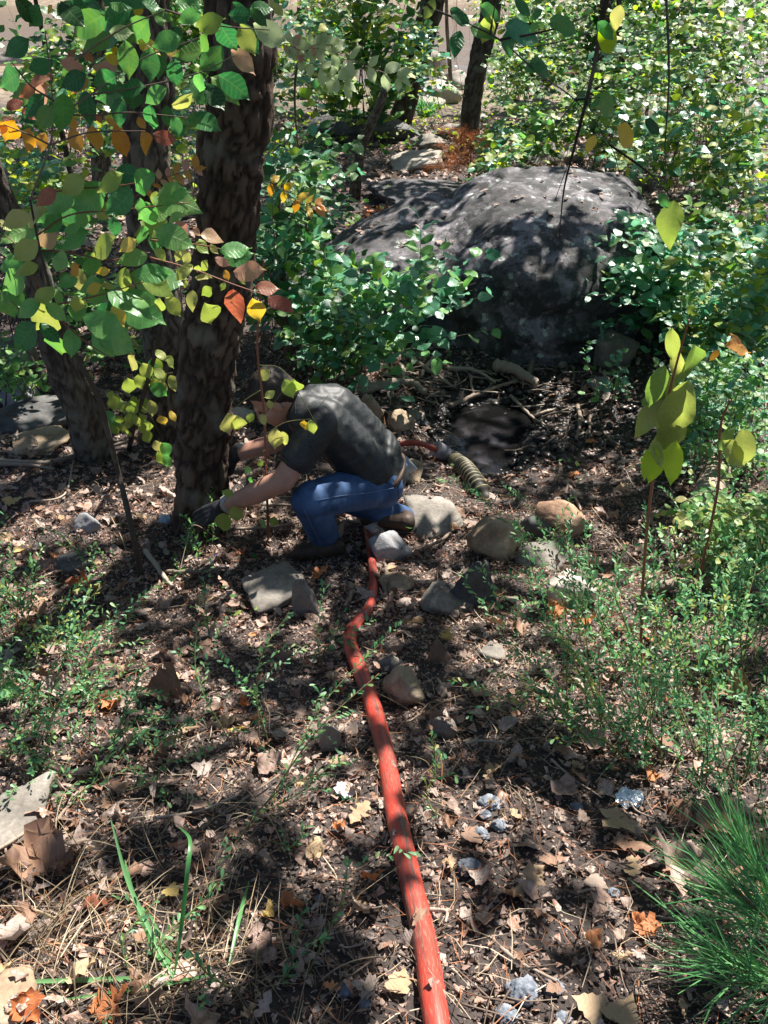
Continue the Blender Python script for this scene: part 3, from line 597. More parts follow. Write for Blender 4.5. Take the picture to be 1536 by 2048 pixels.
    if kind == 'frag':
        n_ = g.randint(4, 5); an = sorted(g.uniform(0, 6.28) for _ in range(n_)); V = [(.5, 0, g.uniform(-.1, .25))]
        for a in an: r_ = g.uniform(.28, .6); V.append((.5 + r_ * math.cos(a), r_ * math.sin(a) * g.uniform(.5, 1), g.uniform(-.18, .22)))
        Fq = [(0, 1 + k, 1 + (k + 1) % n_) for k in range(n_)]; V = np.array(V); return V, np.array(Fq), V * [1, 1, 0] * .8 + [0, .1, 0]
    if kind == 'needle':
        c = g.uniform(-.12, .12); V = []
        for u, w in ((0, .006), (.5, .007), (1, .003)): V += [(u, -w + c * u * (1 - u) * 4, 0), (u, w + c * u * (1 - u) * 4, .0)]
        return np.array(V), np.array([(0, 1, 3, 2), (2, 3, 5, 4)]), np.array(V) * 0
    if kind == 'blade':
        V = []
        for k in range(9):
            u = k / 8; w = .022 * (1 - u ** 2.2) + .002; z = -.55 * u ** 2.4
            V += [(u, -w, z + w), (u, 0, z), (u, w, z + w)]
        return np.array(V), np.array([(3 * k + j, 3 * k + j + 1, 3 * k + j + 4, 3 * k + j + 3) for k in range(8) for j in (0, 1)]), np.array(V) * 0
SH = {}
def shape(kind, k):
    if (kind, k) not in SH: SH[kind, k] = leaf_shape(kind, k * 13 + 5)
    return SH[kind, k]
NV = {'ovate': 6, 'serrate': 6, 'canopy': 2, 'lance': 4, 'oblong': 3, 'small': 4, 'oak': 8, 'maple': 8, 'plane': 6, 'frag': 14, 'needle': 4, 'blade': 1, 'oak3': 8, 'maple3': 8, 'serr3': 6}
def basis(U, Nn):
    """rotation matrices from direction U and approximate normal Nn (m,3)"""
    U = U / (np.linalg.norm(U, axis=1)[:, None] + 1e-9); Y_ = np.cross(Nn, U); Y_ /= np.linalg.norm(Y_, axis=1)[:, None] + 1e-9
    Z_ = np.cross(U, Y_); return np.stack([U, Y_, Z_], -1)
def cloud(name, kind, Pn, U, Nn, S, matl, parent=None, wid=1.0, kinds=None):
    """many leaves as one mesh"""
    Pn = np.asarray(Pn, float); m_ = len(Pn)
    if m_ == 0: return None
    B_ = basis(np.asarray(U, float), np.asarray(Nn, float)); S = np.broadcast_to(S, (m_,)); wid = np.broadcast_to(wid, (m_,))
    Vs = []; qs = []; ts = []; at = []; lv = []; k0 = 0
    kl = kinds or [kind]; sel = R.integers(0, len(kl), m_); var = R.integers(0, 100, m_)
    for ki, kd in enumerate(kl):
        for v in range(NV[kd]):
            idx = np.where((sel == ki) & (var % NV[kd] == v))[0]
            if not len(idx): continue
            V, Fc, uv = shape(kd, v); nV = len(V)
            L = V[None] * S[idx][:, None, None] * np.stack([np.ones(len(idx)), wid[idx], np.ones(len(idx))], -1)[:, None]
            Vw = np.einsum('mij,mnj->mni', B_[idx], L) + Pn[idx][:, None]
            F2 = (Fc[None] + (np.arange(len(idx)) * nV)[:, None, None] + k0).reshape(-1, Fc.shape[1]); (qs if Fc.shape[1] == 4 else ts).append(F2)
            Vs.append(Vw.reshape(-1, 3)); at.append(np.repeat(R.random(len(idx)), nV)); lv.append(np.tile(uv, (len(idx), 1))); k0 += nV * len(idx)
    Fc = ([np.concatenate(qs)] if qs else []) + ([np.concatenate(ts)] if ts else [])
    V = np.concatenate(Vs)
    me = np_mesh(name, V, Fc, matl, True, {'tint': np.concatenate(at), 'luv': np.concatenate(lv)})
    o = link(name, me, parent); o['kind'] = 'stuff'; return o
LM = {}
def leaf_me(kind, pal, v):
    k = (kind, pal, v)
    if k not in LM:
        V, Fc, uv = shape(kind, v); LM[k] = np_mesh('leaf', V, Fc, PAL[pal], True, {'luv': uv, 'tint': np.full(len(V), v * .37 % 1)})
    return LM[k]
def leaf_obj(name, kind, pal, p, u, nn, s, parent=None, pinv=None, wid=1.0):
    o = bpy.data.objects.new(name, leaf_me(kind, pal, random.randrange(NV[kind]))); C.objects.link(o)
    u = np.asarray(u, float); u = u / (np.linalg.norm(u) + 1e-9); y = np.cross(nn, u); y /= np.linalg.norm(y) + 1e-9; z = np.cross(u, y)
    M = Matrix(((u[0] * s, y[0] * s * wid, z[0] * s, p[0]), (u[1] * s, y[1] * s * wid, z[1] * s, p[1]), (u[2] * s, y[2] * s * wid, z[2] * s, p[2]), (0, 0, 0, 1)))
    if parent is not None: o.parent = parent; M = (pinv if pinv is not None else parent_inv(parent)) @ M
    o.matrix_basis = M; return o
def rdir(zb=0.): v = R.normal(size=3); v[2] += zb; return v / np.linalg.norm(v)
def upn(w=.6, toward=None):
    v = R.normal(size=3) * w + np.array([0, -.35, 1]); return v / np.linalg.norm(v)

# ---------------------------------------------------------------- canopy: unseen crowns above the frame, carved open to shape the sun spots
lit = []
def spot(px, py, r, Y=None):
    lit.append(((G(px, py) if Y is None else P(px, py, Y)), r))
for a in [(250, 990, .12), (330, 960, .10), (215, 1060, .08), (500, 985, .09), (655, 775, .10, 2.98), (720, 830, .09, 3.02), (770, 880, .06, 3.05), (690, 965, .07, 2.85), (905, 985, .17), (880, 1045, .10), (960, 1050, .13), (1140, 1175, .13), (1130, 1040, .10),
          (770, 1090, .08), (850, 1150, .07), (60, 1250, .10), (150, 1240, .07), (455, 1570, .06), (510, 1530, .04), (690, 1600, .05), (960, 1600, .05), (1000, 1660, .04), (40, 1640, .09), (40, 1900, .10), (150, 1900, .07), (60, 2020, .10), (250, 1990, .07),
          (760, 1420, .05), (790, 1560, .04), (820, 1720, .05), (850, 1900, .06), (870, 2020, .07), (1260, 1605, .03), (1280, 1230, .14), (1340, 1270, .08), (1180, 1440, .09), (1300, 1390, .09), (1120, 1370, .06), (1420, 1420, .08), (1500, 1580, .05), (1350, 1560, .05),
          (1240, 430, .13, 6.4), (1080, 400, .12, 6.5), (920, 480, .14, 6.2), (860, 440, .14, 6.2), (1180, 520, .12, 6.0), (780, 600, .28, 4.8), (870, 540, .2, 4.8), (960, 520, .12, 4.8), (700, 480, .22, 4.8), (1310, 520, .3, 5.2), (1420, 600, .32, 5.0), (1460, 480, .3, 5.2), (1380, 720, .2, 5.0),
          (100, 460, .22, 2.3), (260, 430, .20, 2.3), (400, 520, .14, 2.3), (500, 580, .12, 2.4), (160, 620, .16, 2.3), (50, 560, .12, 2.3), (430, 100, .10, 2.4), (700, 130, .16, 3.6), (520, 370, .1, 3.4), (930, 330, .3, 8.), (1330, 880, .14, 2.6), (1330, 700, .10, 2.6),
          (60, 1400, .06), (200, 1470, .07), (320, 1540, .05), (480, 640, .05, 3.0), (945, 850, .14), (960, 940, .08), (1010, 950, .07), (470, 830, .09), (240, 830, .10, 3.5), (100, 850, .10), (90, 720, .14), (60, 1060, .1), (390, 1000, .06, 3.0),
          (1080, 1700, .04), (700, 1350, .05), (620, 1250, .06), (430, 1450, .05), (950, 1950, .04), (1200, 1980, .05), (1300, 1900, .05), (800, 1970, .04), (1450, 1300, .1), (1480, 1020, .14), (300, 1000, .16), (890, 1010, .22), (450, 1240, .08), (580, 1570, .09), (700, 1610, .08), (980, 1640, .08), (100, 1880, .13), (250, 1570, .07), (1290, 1250, .18), (1060, 1880, .05), (620, 1420, .06), (1000, 1330, .1), (130, 1010, .12), (560, 1110, .05), (1200, 400, .14, 6.6), (1290, 460, .12, 6.2), (1060, 480, .12, 6.0), (800, 470, .16, 6.1), (960, 430, .12, 6.4), (1130, 420, .1, 6.4), (820, 620, .15, 4.6), (900, 600, .15, 4.7), (1230, 1330, .12), (1400, 1500, .12), (1330, 1200, .12), (1160, 470, .12, 6.1), (1000, 450, .12, 6.2), (1320, 430, .1, 6.4), (230, 560, .14, 2.3), (330, 620, .1, 2.3), (110, 360, .1, 2.35), (200, 200, .08, 2.45), (350, 200, .08, 2.45), (60, 300, .1, 2.5), (1380, 960, .12), (1300, 1080, .12), (1500, 900, .14, 3.6), (1430, 1130, .12), (100, 1330, .08), (30, 1450, .08), (560, 440, .2, 5.2), (620, 520, .2, 5.), (640, 620, .16, 4.5), (340, 1900, .06), (440, 1400, .05), (960, 1240, .07), (1060, 1260, .06), (1050, 960, .08), (1180, 960, .08)]:
    spot(*a)
LQ = np.array([q_ for q_, _ in lit]); LR = np.array([r_ for _, r_ in lit]) * 1.1
NC = 92000
gx = R.uniform(-6, 6, NC); gy = R.uniform(-1.5, 17, NC); gz = H(gx, gy); hz = R.uniform(3.3, 5.6, NC)
Pc = np.stack([gx, gy, gz], 1) + SUN[None] * ((hz - gz) / SUN[2])[:, None]
dens = .5 + .5 * n2(gx + .11 * hz, gy, 1.1, 3, 40) * 1.5 + .5 * n2(gx, gy, 3.6, 2, 41)
thr = np.interp(gy, [-1, 5.5, 7, 9, 17], [.33, .36, .50, .58, .80]) + .12 * np.clip((gx - 1.5) / 3, 0, 1) * (gy > 2)
keep = dens + .10 * R.normal(size=NC) > thr
for q_, r_ in zip(LQ, LR):
    dvec = Pc - q_; al = dvec @ SUN; dd = np.linalg.norm(dvec - al[:, None] * SUN, axis=1); keep &= dd > r_ * 1.25 + .03 + .03 * np.sin(gx * 37)
Pc = Pc[keep]; m_ = len(Pc)
tb = np.array([t['top'][:2] for t in TREES[:3]] + [t['base'][:2] for t in TREES[-4:]] + [TREES[4]['top'][:2], TREES[5]['top'][:2]])
tt = TREES[:3] + TREES[-4:] + [TREES[4], TREES[5]]
own = np.argmin(np.linalg.norm(Pc[:, None, :2] - tb[None], axis=2), axis=1)
for k, t in enumerate(tt):
    I = np.where(own == k)[0]
    if len(I) < 5: continue
    U = R.normal(size=(len(I), 3)); U[:, 2] *= .5; Nn = R.normal(size=(len(I), 3)) * .7 + SUN
    cloud('crown', 'canopy', Pc[I], U, Nn, R.uniform(.11, .19, len(I)), PAL['canopy'], t['o'])  # unseen crown leaves, gaps left where sun should reach the ground
    mb = MB()
    for a in range(9):
        q_ = Pc[I[R.integers(len(I))]]; s_ = int(R.uniform(.6, .92) * (len(t['pts']) - 1)); b_ = t['pts'][s_]
        if b_[2] < 3.2: b_ = t['pts'][-1]
        if np.linalg.norm(q_ - b_) > 6: continue
        mb.tube([b_, (b_ + q_) / 2 + rdir() * .3, q_], [t['r'][s_] * .5, .01], 5, 14)
    if mb.V: o = mb.build('limbs', t['mat'], t['o'])
print('canopy leaves', m_)

# ---------------------------------------------------------------- the near leafy sapling, leaf by leaf
LEAVES = '''60 80 14 108 g;107 122 59 138 g;45 145 0 172 g;175 150 126 172 g;237 150 181 172 g;207 30 152 70 g;265 18 210 35 g;220 70 170 100 g;220 65 262 65 pg;300 37 260 82 g;250 82 255 145 g;300 95 300 157 g;362 75 310 90 g
400 25 360 43 g;345 40 305 20 g;396 55 440 35 g;438 42 472 100 g;412 100 355 108 g;446 92 402 137 g;350 117 352 170 g;416 68 396 100 g;460 32 500 25 g;480 50 507 102 yg;507 50 570 78 pg;462 102 505 138 p;437 150 492 195 g;400 145 395 185 g;413 170 445 215 dg
292 175 237 180 g;332 175 290 202 g;345 215 382 200 yg;300 210 302 260 g;375 232 435 258 g;350 230 355 270 g;172 182 175 245 g;125 186 122 252 g;92 190 45 220 g;105 210 80 255 g;240 195 240 250 g
135 230 150 255 o;142 257 160 302 o;187 250 195 300 o;232 250 252 308 o;282 260 300 308 o;275 235 290 255 o;305 267 350 280 r;62 255 55 300 o;30 240 12 280 o;90 265 80 300 o;10 240 0 265 o
105 150 55 160 r;120 125 165 135 p;150 100 135 115 r;165 100 185 125 r;185 135 220 145 p;235 130 195 145 p;80 175 40 190 r;100 170 60 195 p;42 220 72 235 r;15 220 40 200 r;2 235 30 250 r;190 230 205 245 r;212 240 235 250 o
227 90 235 115 y;277 85 310 100 y;330 95 355 107 y;210 115 240 125 y;175 155 145 185 o;30 0 75 45 dg;80 10 55 50 g;120 0 165 50 dg;165 0 200 20 g;140 5 115 30 g;105 10 95 25 y;0 15 10 0 g;270 30 282 10 y;280 0 320 15 g;310 30 325 50 g;540 0 565 30 yg;500 20 530 50 dg;0 65 8 50 g;220 5 250 20 g;350 5 400 10 g
115 380 75 407 r;172 355 125 385 yg;247 347 195 370 yg;307 345 262 380 lg;210 372 150 410 lg;265 380 215 425 g;145 390 95 422 lg;90 415 47 447 lg;162 420 165 457 lg;125 432 90 462 lg;227 432 230 472 g;280 395 280 425 yg;305 395 385 410 lg;320 415 277 440 lg;287 450 285 492 g;310 465 372 485 g;365 425 340 445 g
120 467 75 487 p;180 462 125 492 lg;235 475 175 500 lg;275 480 240 500 y;52 460 5 485 lg;75 480 30 515 yg;0 450 30 460 yg;127 500 112 542 lg;182 510 185 552 lg;295 510 240 525 lg;310 495 330 520 yg;0 540 45 515 lg;75 530 32 550 lg;55 550 5 580 lg;250 535 245 582 g;270 550 335 550 lg;280 555 345 585 yg;350 540 375 555 yg
155 557 117 572 lg;205 562 160 580 lg;110 575 70 600 lg;80 600 35 630 lg;155 590 150 627 lg;90 610 130 635 lg;215 585 295 632 g;220 605 200 637 g;165 635 245 670 g;75 645 32 695 g;80 645 117 682 g;140 655 142 710 g;185 670 225 710 g;0 600 25 640 lg
160 530 140 550 o;175 585 200 570 y;220 540 195 545 y;227 575 205 570 yg;225 610 247 650 y;350 445 377 472 p;385 455 400 470 p;400 470 445 477 p;380 480 345 495 yg;360 500 350 520 yg;392 485 415 505 yg;420 490 435 505 yg;440 505 497 495 lg;380 505 367 525 yg;430 515 457 530 p;415 520 400 540 yg;385 530 350 555 yg;390 555 420 555 yg
450 540 457 560 o;465 542 525 540 p;480 550 490 567 yg;450 565 442 580 yg;510 575 555 577 r;535 595 582 622 r;505 595 520 640 y;465 580 480 640 r;425 575 405 590 yg;385 580 385 620 yg;372 560 370 575 yg;285 590 300 610 yg;320 595 315 625 yg;330 595 362 630 yg;410 605 430 655 yg
240 590 262 600 lg;130 465 160 450 lg;60 430 10 450 yg;30 500 60 480 yg;300 440 330 425 lg;200 440 215 410 yg;340 390 375 385 g;250 410 262 380 lg'''
def leafset(txt):
    out = []
    for e in txt.replace('\n', ';').split(';'):
        f = e.split()
        if len(f) == 5: out.append((float(f[0]), float(f[1]), float(f[2]), float(f[3]), f[4]))
    return out
def stemmesh(mb, pxs, Ys, r0, r1, n=24, jit=0):
    pts = [P(a, b, y) + (rdir() * jit) for (a, b), y in zip(pxs, Ys)]; mb.tube(pts, [r0, r1], 6, n); return pts
def place_px_leaf(t, pinv, x0, y0, x1, y1, pal, Yb, kind='ovate', wid=1.0, slant=.35, up=1.0):
    a = P(x0, y0, Yb); b = P(x1, y1, Yb + random.uniform(-slant, slant) * math.hypot(x1 - x0, y1 - y0) / F * Yb * 1.3)
    u = b - a; s_ = np.linalg.norm(u); v = CAM - a; v /= np.linalg.norm(v)
    nn = np.array([0, 0, up]) * .7 + v * 1.5 + R.normal(size=3) * .32
    return leaf_obj('leaf', kind, pal, a, u, nn, s_ * 1.12, t, pinv, wid)
sb = G(282, 1148)
sap = thing('leafy_sapling', 'leaning sapling with large green and reddish toothed leaves in tiers before the pine', 'sapling', sb)
spinv = parent_inv(sap)
mb = MB(); Yt = 2.35
mb.tube([sb - [0, 0, .05], P(262, 1050, sb[1] - .1), P(238, 950, 2.75), P(215, 860, 2.62), P(195, 790, 2.5), P(165, 735, 2.45), P(120, 640, 2.4), P(85, 520, 2.36), P(60, 400, 2.36)], [.013, .012, .011, .011, .009, .006, .004, .003], 9, 90)
mb.build('trunk', bark_grey, sap)
BR = [[(120, 640), (75, 570), (40, 500), (10, 470)], [(120, 640), (180, 690), (230, 720)], [(85, 500), (150, 507), (220, 520), (300, 505)], [(75, 470), (140, 430), (240, 420), (380, 405)], [(110, 610), (200, 590), (300, 560)],
      [(300, 515), (390, 540), (470, 570), (560, 600)], [(60, 400), (130, 380), (250, 370), (300, 355)], [(300, 480), (400, 490), (450, 500)], [(75, 570), (50, 620), (20, 600)],
      [(60, 400), (100, 290), (105, 200), (90, 60)], [(105, 200), (150, 230), (260, 225), (340, 232), (420, 240)], [(100, 240), (180, 190), (280, 120), (360, 90), (440, 60)], [(100, 290), (60, 270), (10, 250)], [(180, 190), (300, 170), (400, 145), (470, 110)], [(105, 200), (60, 170), (20, 120)], [(150, 120), (240, 60), (330, 20)], [(100, 290), (180, 265), (290, 262)], [(330, 20), (430, 50), (540, 60)]]
for k, b in enumerate(BR):
    mb = MB(); stemmesh(mb, b, [Yt + (.02 if k < 9 else .08)] * len(b), .0030, .0014, 26); mb.build('branch', redstem_m if k < 9 else twig_m, sap)
for (x0, y0, x1, y1, pl) in leafset(LEAVES):
    if pl == 'g' and random.random() < (.6 if y0 > 330 else .2): pl = 'lg'  # more lower leaves take the green with sunlight in its colour
    elif pl == 'yg' and x0 < 340 and random.random() < .65: pl = 'lg'
    Yl = (2.33 if y0 > 330 else 2.42) + random.uniform(-.10, .10) + (.18 if pl in ('o', 'r', 'p', 'y') and y0 < 330 else 0)
    if pl == 'lg' and random.random() < .15: pl = 'yg'
    place_px_leaf(sap, spinv, x0, y0, x1, y1, pl, Yl, 'ovate', 1.05)
    if y0 > 330 and pl in ('lg', 'g', 'yg') and random.random() < .35:
        dx, dy = random.uniform(-40, 40), random.uniform(-40, 30); place_px_leaf(sap, spinv, max(0, x0 + dx), max(350, y0 + dy), x1 + dx, y1 + dy, random.choice(['lg', 'g', 'yg']), Yl + .2, 'ovate', 1.2)
    if y0 < 330 and pl in ('g', 'dg') and random.random() < .45:
        dx, dy = random.uniform(-45, 45), random.uniform(-40, 30); place_px_leaf(sap, spinv, x0 + dx, max(0, y0 + dy), x1 + dx, y1 + dy, 'g', Yl + .25, 'ovate', 1.05)
# compound sprays of small leaves
def frond(parent, pinv, pxs, Yd, pal, n_, size, stemmat=redstem_m, kind='ovate'):
    mb = MB(); pts = np.array([P(a, b, Yd) for a, b in pxs]); c_ = catmull(pts, n_ + 1); mb.tube(pts, [.0018, .0009], 5, 20); mb.build('branch', stemmat, parent)
    T = np.gradient(c_, axis=0)
    for k in range(1, n_ + 1):
        for s_ in (-1, 1):
            t_ = T[k] / np.linalg.norm(T[k]); v = CAM - c_[k]; v /= np.linalg.norm(v); side = np.cross(v, t_) * s_
            u = t_ * .55 + side + R.normal(size=3) * .18; leaf_obj('leaf', kind, random.choice(pal), c_[k], u, v + np.array([0, 0, .8]) + R.normal(size=3) * .3, size * random.uniform(.8, 1.15), parent, pinv)
    u = T[-1]; leaf_obj('leaf', kind, pal[0], c_[-1], u, np.array([0, -.5, 1.]), size, parent, pinv)
for pxs, Yd, pal, nn_, sz in [([(270, 395), (310, 365), (345, 350), (390, 338)], 2.8, ['o', 'p'], 7, .04), ([(518, 355), (560, 375), (600, 405), (630, 412)], 3.2, ['o', 'y'], 5, .055)]:
    frond(sap, spinv, pxs, Yd, pal, nn_, sz)
w = thing('sumac_seedling', 'pale green compound leaf sprays lit beside the pine trunk near the river', 'sapling', G(600, 330))
wp = parent_inv(w); mb = MB(); mb.tube([G(600, 330), P(590, 220, 5.0), P(600, 110, 4.2), P(615, 100, 3.9)], [.008, .004], 6, 30); mb.build('stem', twig_m, w)
for pxs, sz in [([(610, 95), (650, 100), (700, 118), (755, 140), (795, 155)], .075), ([(580, 110), (620, 125), (660, 150), (690, 165)], .07), ([(560, 90), (580, 92), (600, 100)], .06), ([(615, 95), (640, 88), (665, 92)], .05)]:
    frond(w, wp, pxs, 3.9, ['pg', 'pg', 'pg', 'p'] if sz < .065 else ['pg'], 6, sz)

# thin sapling with drooping yellow-green leaves in front of the person
THIN = '''569 758 585 793 yg;589 758 581 798 yg;550 782 530 794 yg;538 800 542 817 yg;503 825 499 845 yg;519 829 534 848 yg;456 825 460 864 yg;472 833 480 864 yg;554 856 550 895 yg;566 864 570 888 yg;609 840 611 860 y;620 840 626 868 yg;546 954 550 970 yg;519 919 523 934 yg;503 954 499 966 lg;488 934 503 944 lg;468 1012 472 1040 yg;448 1028 448 1060 yg;550 1032 546 1052 yg;468 989 448 981 yg;530 1040 520 1055 lg;540 740 520 760 yg;600 845 612 852 y'''
b = G(537, 1085); t = thing('thin_sapling', 'thin upright stem with small drooping yellow-green leaves crossing the person\'s face', 'sapling', b); pi_ = parent_inv(t)
mb = MB(); Yb = 2.45
b = P(537, 1085, 2.62); b[2] = h(b[0], b[1]) 
pts = [G(537, 1085), P(533, 960, 2.75), P(528, 830, 2.68), P(515, 700, 2.62), P(520, 600, 2.6), P(528, 520, 2.6)]; mb.tube(pts, [.006, .0045, .003], 7, 60)
mb.build('stem', redstem_m, t)
for br in ([(530, 900), (500, 930), (460, 985), (440, 1020)], [(528, 830), (560, 790), (585, 760)], [(530, 870), (570, 845), (620, 838)], [(522, 780), (490, 800), (465, 820)], [(531, 930), (550, 950)], [(518, 730), (570, 745), (640, 860)]):
    mb = MB(); stemmesh(mb, br, [2.68] * len(br), .0017, .001, 14); mb.build('twig', stem_m, t)
for (x0, y0, x1, y1, pl) in leafset(THIN): place_px_leaf(t, pi_, x0, y0, x1, y1, pl, 2.66, 'ovate', 1.15)

# tall stalk with large yellow leaves on the right, and its neighbour
BIG = '''1345 655 1340 720 y2;1362 700 1340 760 y2;1390 690 1362 800 g2;1330 730 1300 810 g2;1375 760 1330 880 y2;1340 740 1320 870 y2;1325 800 1275 870 y2;1320 760 1295 830 g2;1365 820 1310 905 y2;1375 850 1300 900 y2;1355 880 1340 965 s2;1330 890 1300 960 s2;1310 890 1290 955 s2;1305 880 1320 930 y2'''
PAL['y2'] = leafmat('stalk_leaf_yellow_green', [(.24, .30, .08), (.30, .33, .10)], tr=.45, spots=.5)
PAL['g2'] = leafmat('stalk_leaf_green', [(.12, .22, .05), (.15, .24, .06)], tr=.45, spots=.3)
PAL['s2'] = leafmat('stalk_leaf_bright', [(.30, .42, .05), (.34, .46, .07)], tr=.6, spots=.3)
b = G(1282, 1330); t = thing('leafy_stalk', 'tall brown stalk with large drooping yellow-green spotted leaves before the pool bank', 'plant', b); pi_ = parent_inv(t)
mb = MB(); mb.tube([b, P(1285, 1180, 1.95), P(1300, 1000, 1.85), P(1325, 850, 1.75), P(1350, 740, 1.68), P(1378, 640, 1.62)], [.006, .005, .0035, .002], 7, 60); mb.build('stem', redstem_m, t)
for (x0, y0, x1, y1, pl) in leafset(BIG): place_px_leaf(t, pi_, x0, y0, x1, y1, pl, 1.72 + random.uniform(-.07, .07), 'serrate', .62, .2)
b = G(1385, 1250); t = thing('leafy_stalk', 'dark stalk with a few curled brownish-green leaves near the edge', 'plant', b); pi_ = parent_inv(t)
mb = MB(); mb.tube([b, P(1400, 1150, 2.3), P(1435, 980, 2.2), P(1440, 860, 2.1), P(1460, 800, 2.05)], [.006, .005, .003], 7, 40); mb.build('stem', redstem_m, t)
for (x0, y0, x1, y1, pl) in leafset('1445 880 1490 930 y2;1440 900 1460 860 g2;1488 860 1490 925 y2;1450 690 1500 700 o;1440 700 1420 720 o;1480 690 1470 670 o'): place_px_leaf(t, pi_, x0, y0, x1, y1, pl, 2.1, 'serrate', .7, .2)
# dangling twigs with leaves, top right
b = P(1235, -60, 2.6); t = thing('hanging_branch', 'dark bare branch hanging down in front of the great boulder', 'branch', b); mb = MB()
mb.tube([b, P(1208, 20, 2.6), P(1185, 150, 2.65), P(1150, 290, 2.7), P(1128, 380, 2.75), P(1118, 480, 2.8)], [.009, .007, .004, .0015], 7, 60)
for e in ([(1150, 290), (1110, 400)], [(1185, 150), (1100, 270), (1070, 320)], [(1122, 440), (1108, 470)], [(1208, 60), (1090, 90), (1020, 95)]): stemmesh(mb, e, [2.68] * len(e), .002, .001, 10)
mb.build('stem', bark_dark, t)
HANG = '''1085 20 1060 35 g;1015 60 1020 110 g;920 60 910 112 g;940 55 985 75 g;985 30 965 85 yg;870 0 850 35 yg;1060 65 1075 45 lg;1200 55 1230 110 s2;1195 45 1225 75 g;1010 50 1075 80 bg;1060 120 1100 150 g;1050 140 1090 130 g;1235 250 1270 290 y;1190 270 1175 305 y;1190 190 1235 230 g;1290 240 1320 265 dg;1030 0 1060 30 g;900 20 940 45 g;960 10 1000 40 g;1200 200 1180 215 g;1100 40 1150 60 g;1240 10 1230 60 yg;1345 400 1340 490 yg;1320 385 1335 415 g;1185 70 1190 60 pg'''
b = P(840, -70, 2.5); t = thing('hanging_branch', 'thin overhanging branch with a few large blurred green leaves near the top', 'branch', b); pi_ = parent_inv(t)
for e in ([(840, -70), (850, 5), (920, 40), (1000, 80), (1080, 150), (1150, 200), (1220, 290), (1240, 350)], [(1000, 80), (1100, 60), (1180, 30)], [(980, 70), (990, 10)], [(1150, 200), (1200, 195)], [(1220, 290), (1290, 340), (1330, 380), (1345, 402)], [(1330, -60), (1338, 150), (1330, 300), (1336, 390)]):
    mb = MB(); stemmesh(mb, e, [2.5] * len(e), .004, .0012, 30); mb.build('stem', bark_dark, t)
for (x0, y0, x1, y1, pl) in leafset(HANG): place_px_leaf(t, pi_, x0, y0, x1, y1, pl, 2.5, 'serrate', .8, .3)

# ---------------------------------------------------------------- shrubs
def shrub(name, label, base_px, region, Yr, n_br, per, size, pals, kind='serrate', n_parts=120, arch=.25, cat='shrub', group=None, stemr=.006, base=None, droop=.0, stemmat=twig_m, wid=1.0, seedpts=None, w=None):
    b0 = G(*base_px) if base is None else base; t = thing(name, label, cat, b0, group); pinv = parent_inv(t)
    LP, LU, LN, LS, LPal = [], [], [], [], []; stems = MB(); x0, y0, x1, y1 = region
    hub = b0 + np.array([0, 0, .15])
    for k in range(n_br):
        Yt_ = random.uniform(*Yr)
        for _ in range(12):
            tip = P(random.uniform(x0, x1), random.uniform(y0, y1), Yt_)
            if tip[2] > h(tip[0], tip[1]) + .06: break
            Yt_ = max(Yr[0] * .8, Yt_ - .25)
        else: continue
        st = hub + R.normal(size=3) * [.12, .12, .04] * (1 + np.linalg.norm(tip - hub) * .4); st[2] = max(h(st[0], st[1]), st[2] - .15)
        mid = st * .5 + tip * .5 + np.array([0, 0, arch * np.linalg.norm(tip - st) * .5]) + R.normal(size=3) * .04
        m1 = (st + mid) / 2 + R.normal(size=3) * .03; pts = catmull([st, m1, mid, (mid + tip) / 2 + R.normal(size=3) * .03 + [0, 0, .02], tip], 22)
        if k < 14:
            mb = MB(); mb.tube(pts, [stemr, stemr * .35, .0012], 6); mb.build('stem', stemmat, t)
        else: stems.tube(pts[6:], [stemr * .4, .001], 4)
        u0 = .42 if np.linalg.norm(tip - st) > .5 else .25; T = np.gradient(pts, axis=0)
        nt = max(2, per // 7)
        tw = [(pts, T, u0, per - nt * 4)] if per > 10 else [(pts, T, u0, per)]
        if per > 10:
            for _ in range(nt):
                i = int(random.uniform(u0, .95) * 21); L = size * random.uniform(2.2, 4.5); d = T[i] / np.linalg.norm(T[i]) + R.normal(size=3) * [.9, .9, .35]; d /= np.linalg.norm(d)
                tp = catmull([pts[i], pts[i] + d * L * .5 + [0, 0, .01], pts[i] + d * L + [0, 0, -L * .12]], 8); stems.tube(tp, [.0016, .0008], 4); tw.append((tp, np.gradient(tp, axis=0), .2, 5))
        for pt, TT, ua, cnt in tw:
            sd = 1
            for c_ in range(max(1, int(cnt))):
                u = ua + (1 - ua) * (c_ + random.random() * .6) / cnt; i = min(len(pt) - 1, int(u * (len(pt) - 1) + .5)); t_ = TT[i] / (np.linalg.norm(TT[i]) + 1e-9)
                sd = -sd; side = np.cross(t_, [0, 0, 1.]); side /= np.linalg.norm(side) + 1e-9
                uu = t_ * .6 + side * sd * .9 + R.normal(size=3) * .3 + [0, 0, -droop]
                LP.append(pt[i] + side * sd * .004); LU.append(uu); LN.append(np.array([0, -.4, 1.]) + R.normal(size=3) * .36); LS.append(size * random.uniform(.6, 1.2)); LPal.append(random.choice(pals))
    LP, LU, LN, LS = map(np.array, (LP, LU, LN, LS)); LPal = np.array(LPal)
    if stems.V: o = stems.build('twigs', stemmat, t); o['kind'] = 'stuff'
    order = np.argsort([depth(p_) / s_ for p_, s_ in zip(LP, LS)]); a = order[:n_parts]; r_ = order[n_parts:]
    for i in a: leaf_obj('leaf', kind, LPal[i], LP[i], LU[i], LN[i], LS[i], t, pinv, wid)
    if len(r_):
        for pl in sorted(set(LPal[r_])):
            I = r_[LPal[r_] == pl]; cloud('foliage', 'serr3' if kind == 'serrate' else kind, LP[I], LU[I], LN[I], LS[I], PAL[pl], t, wid)
    return t
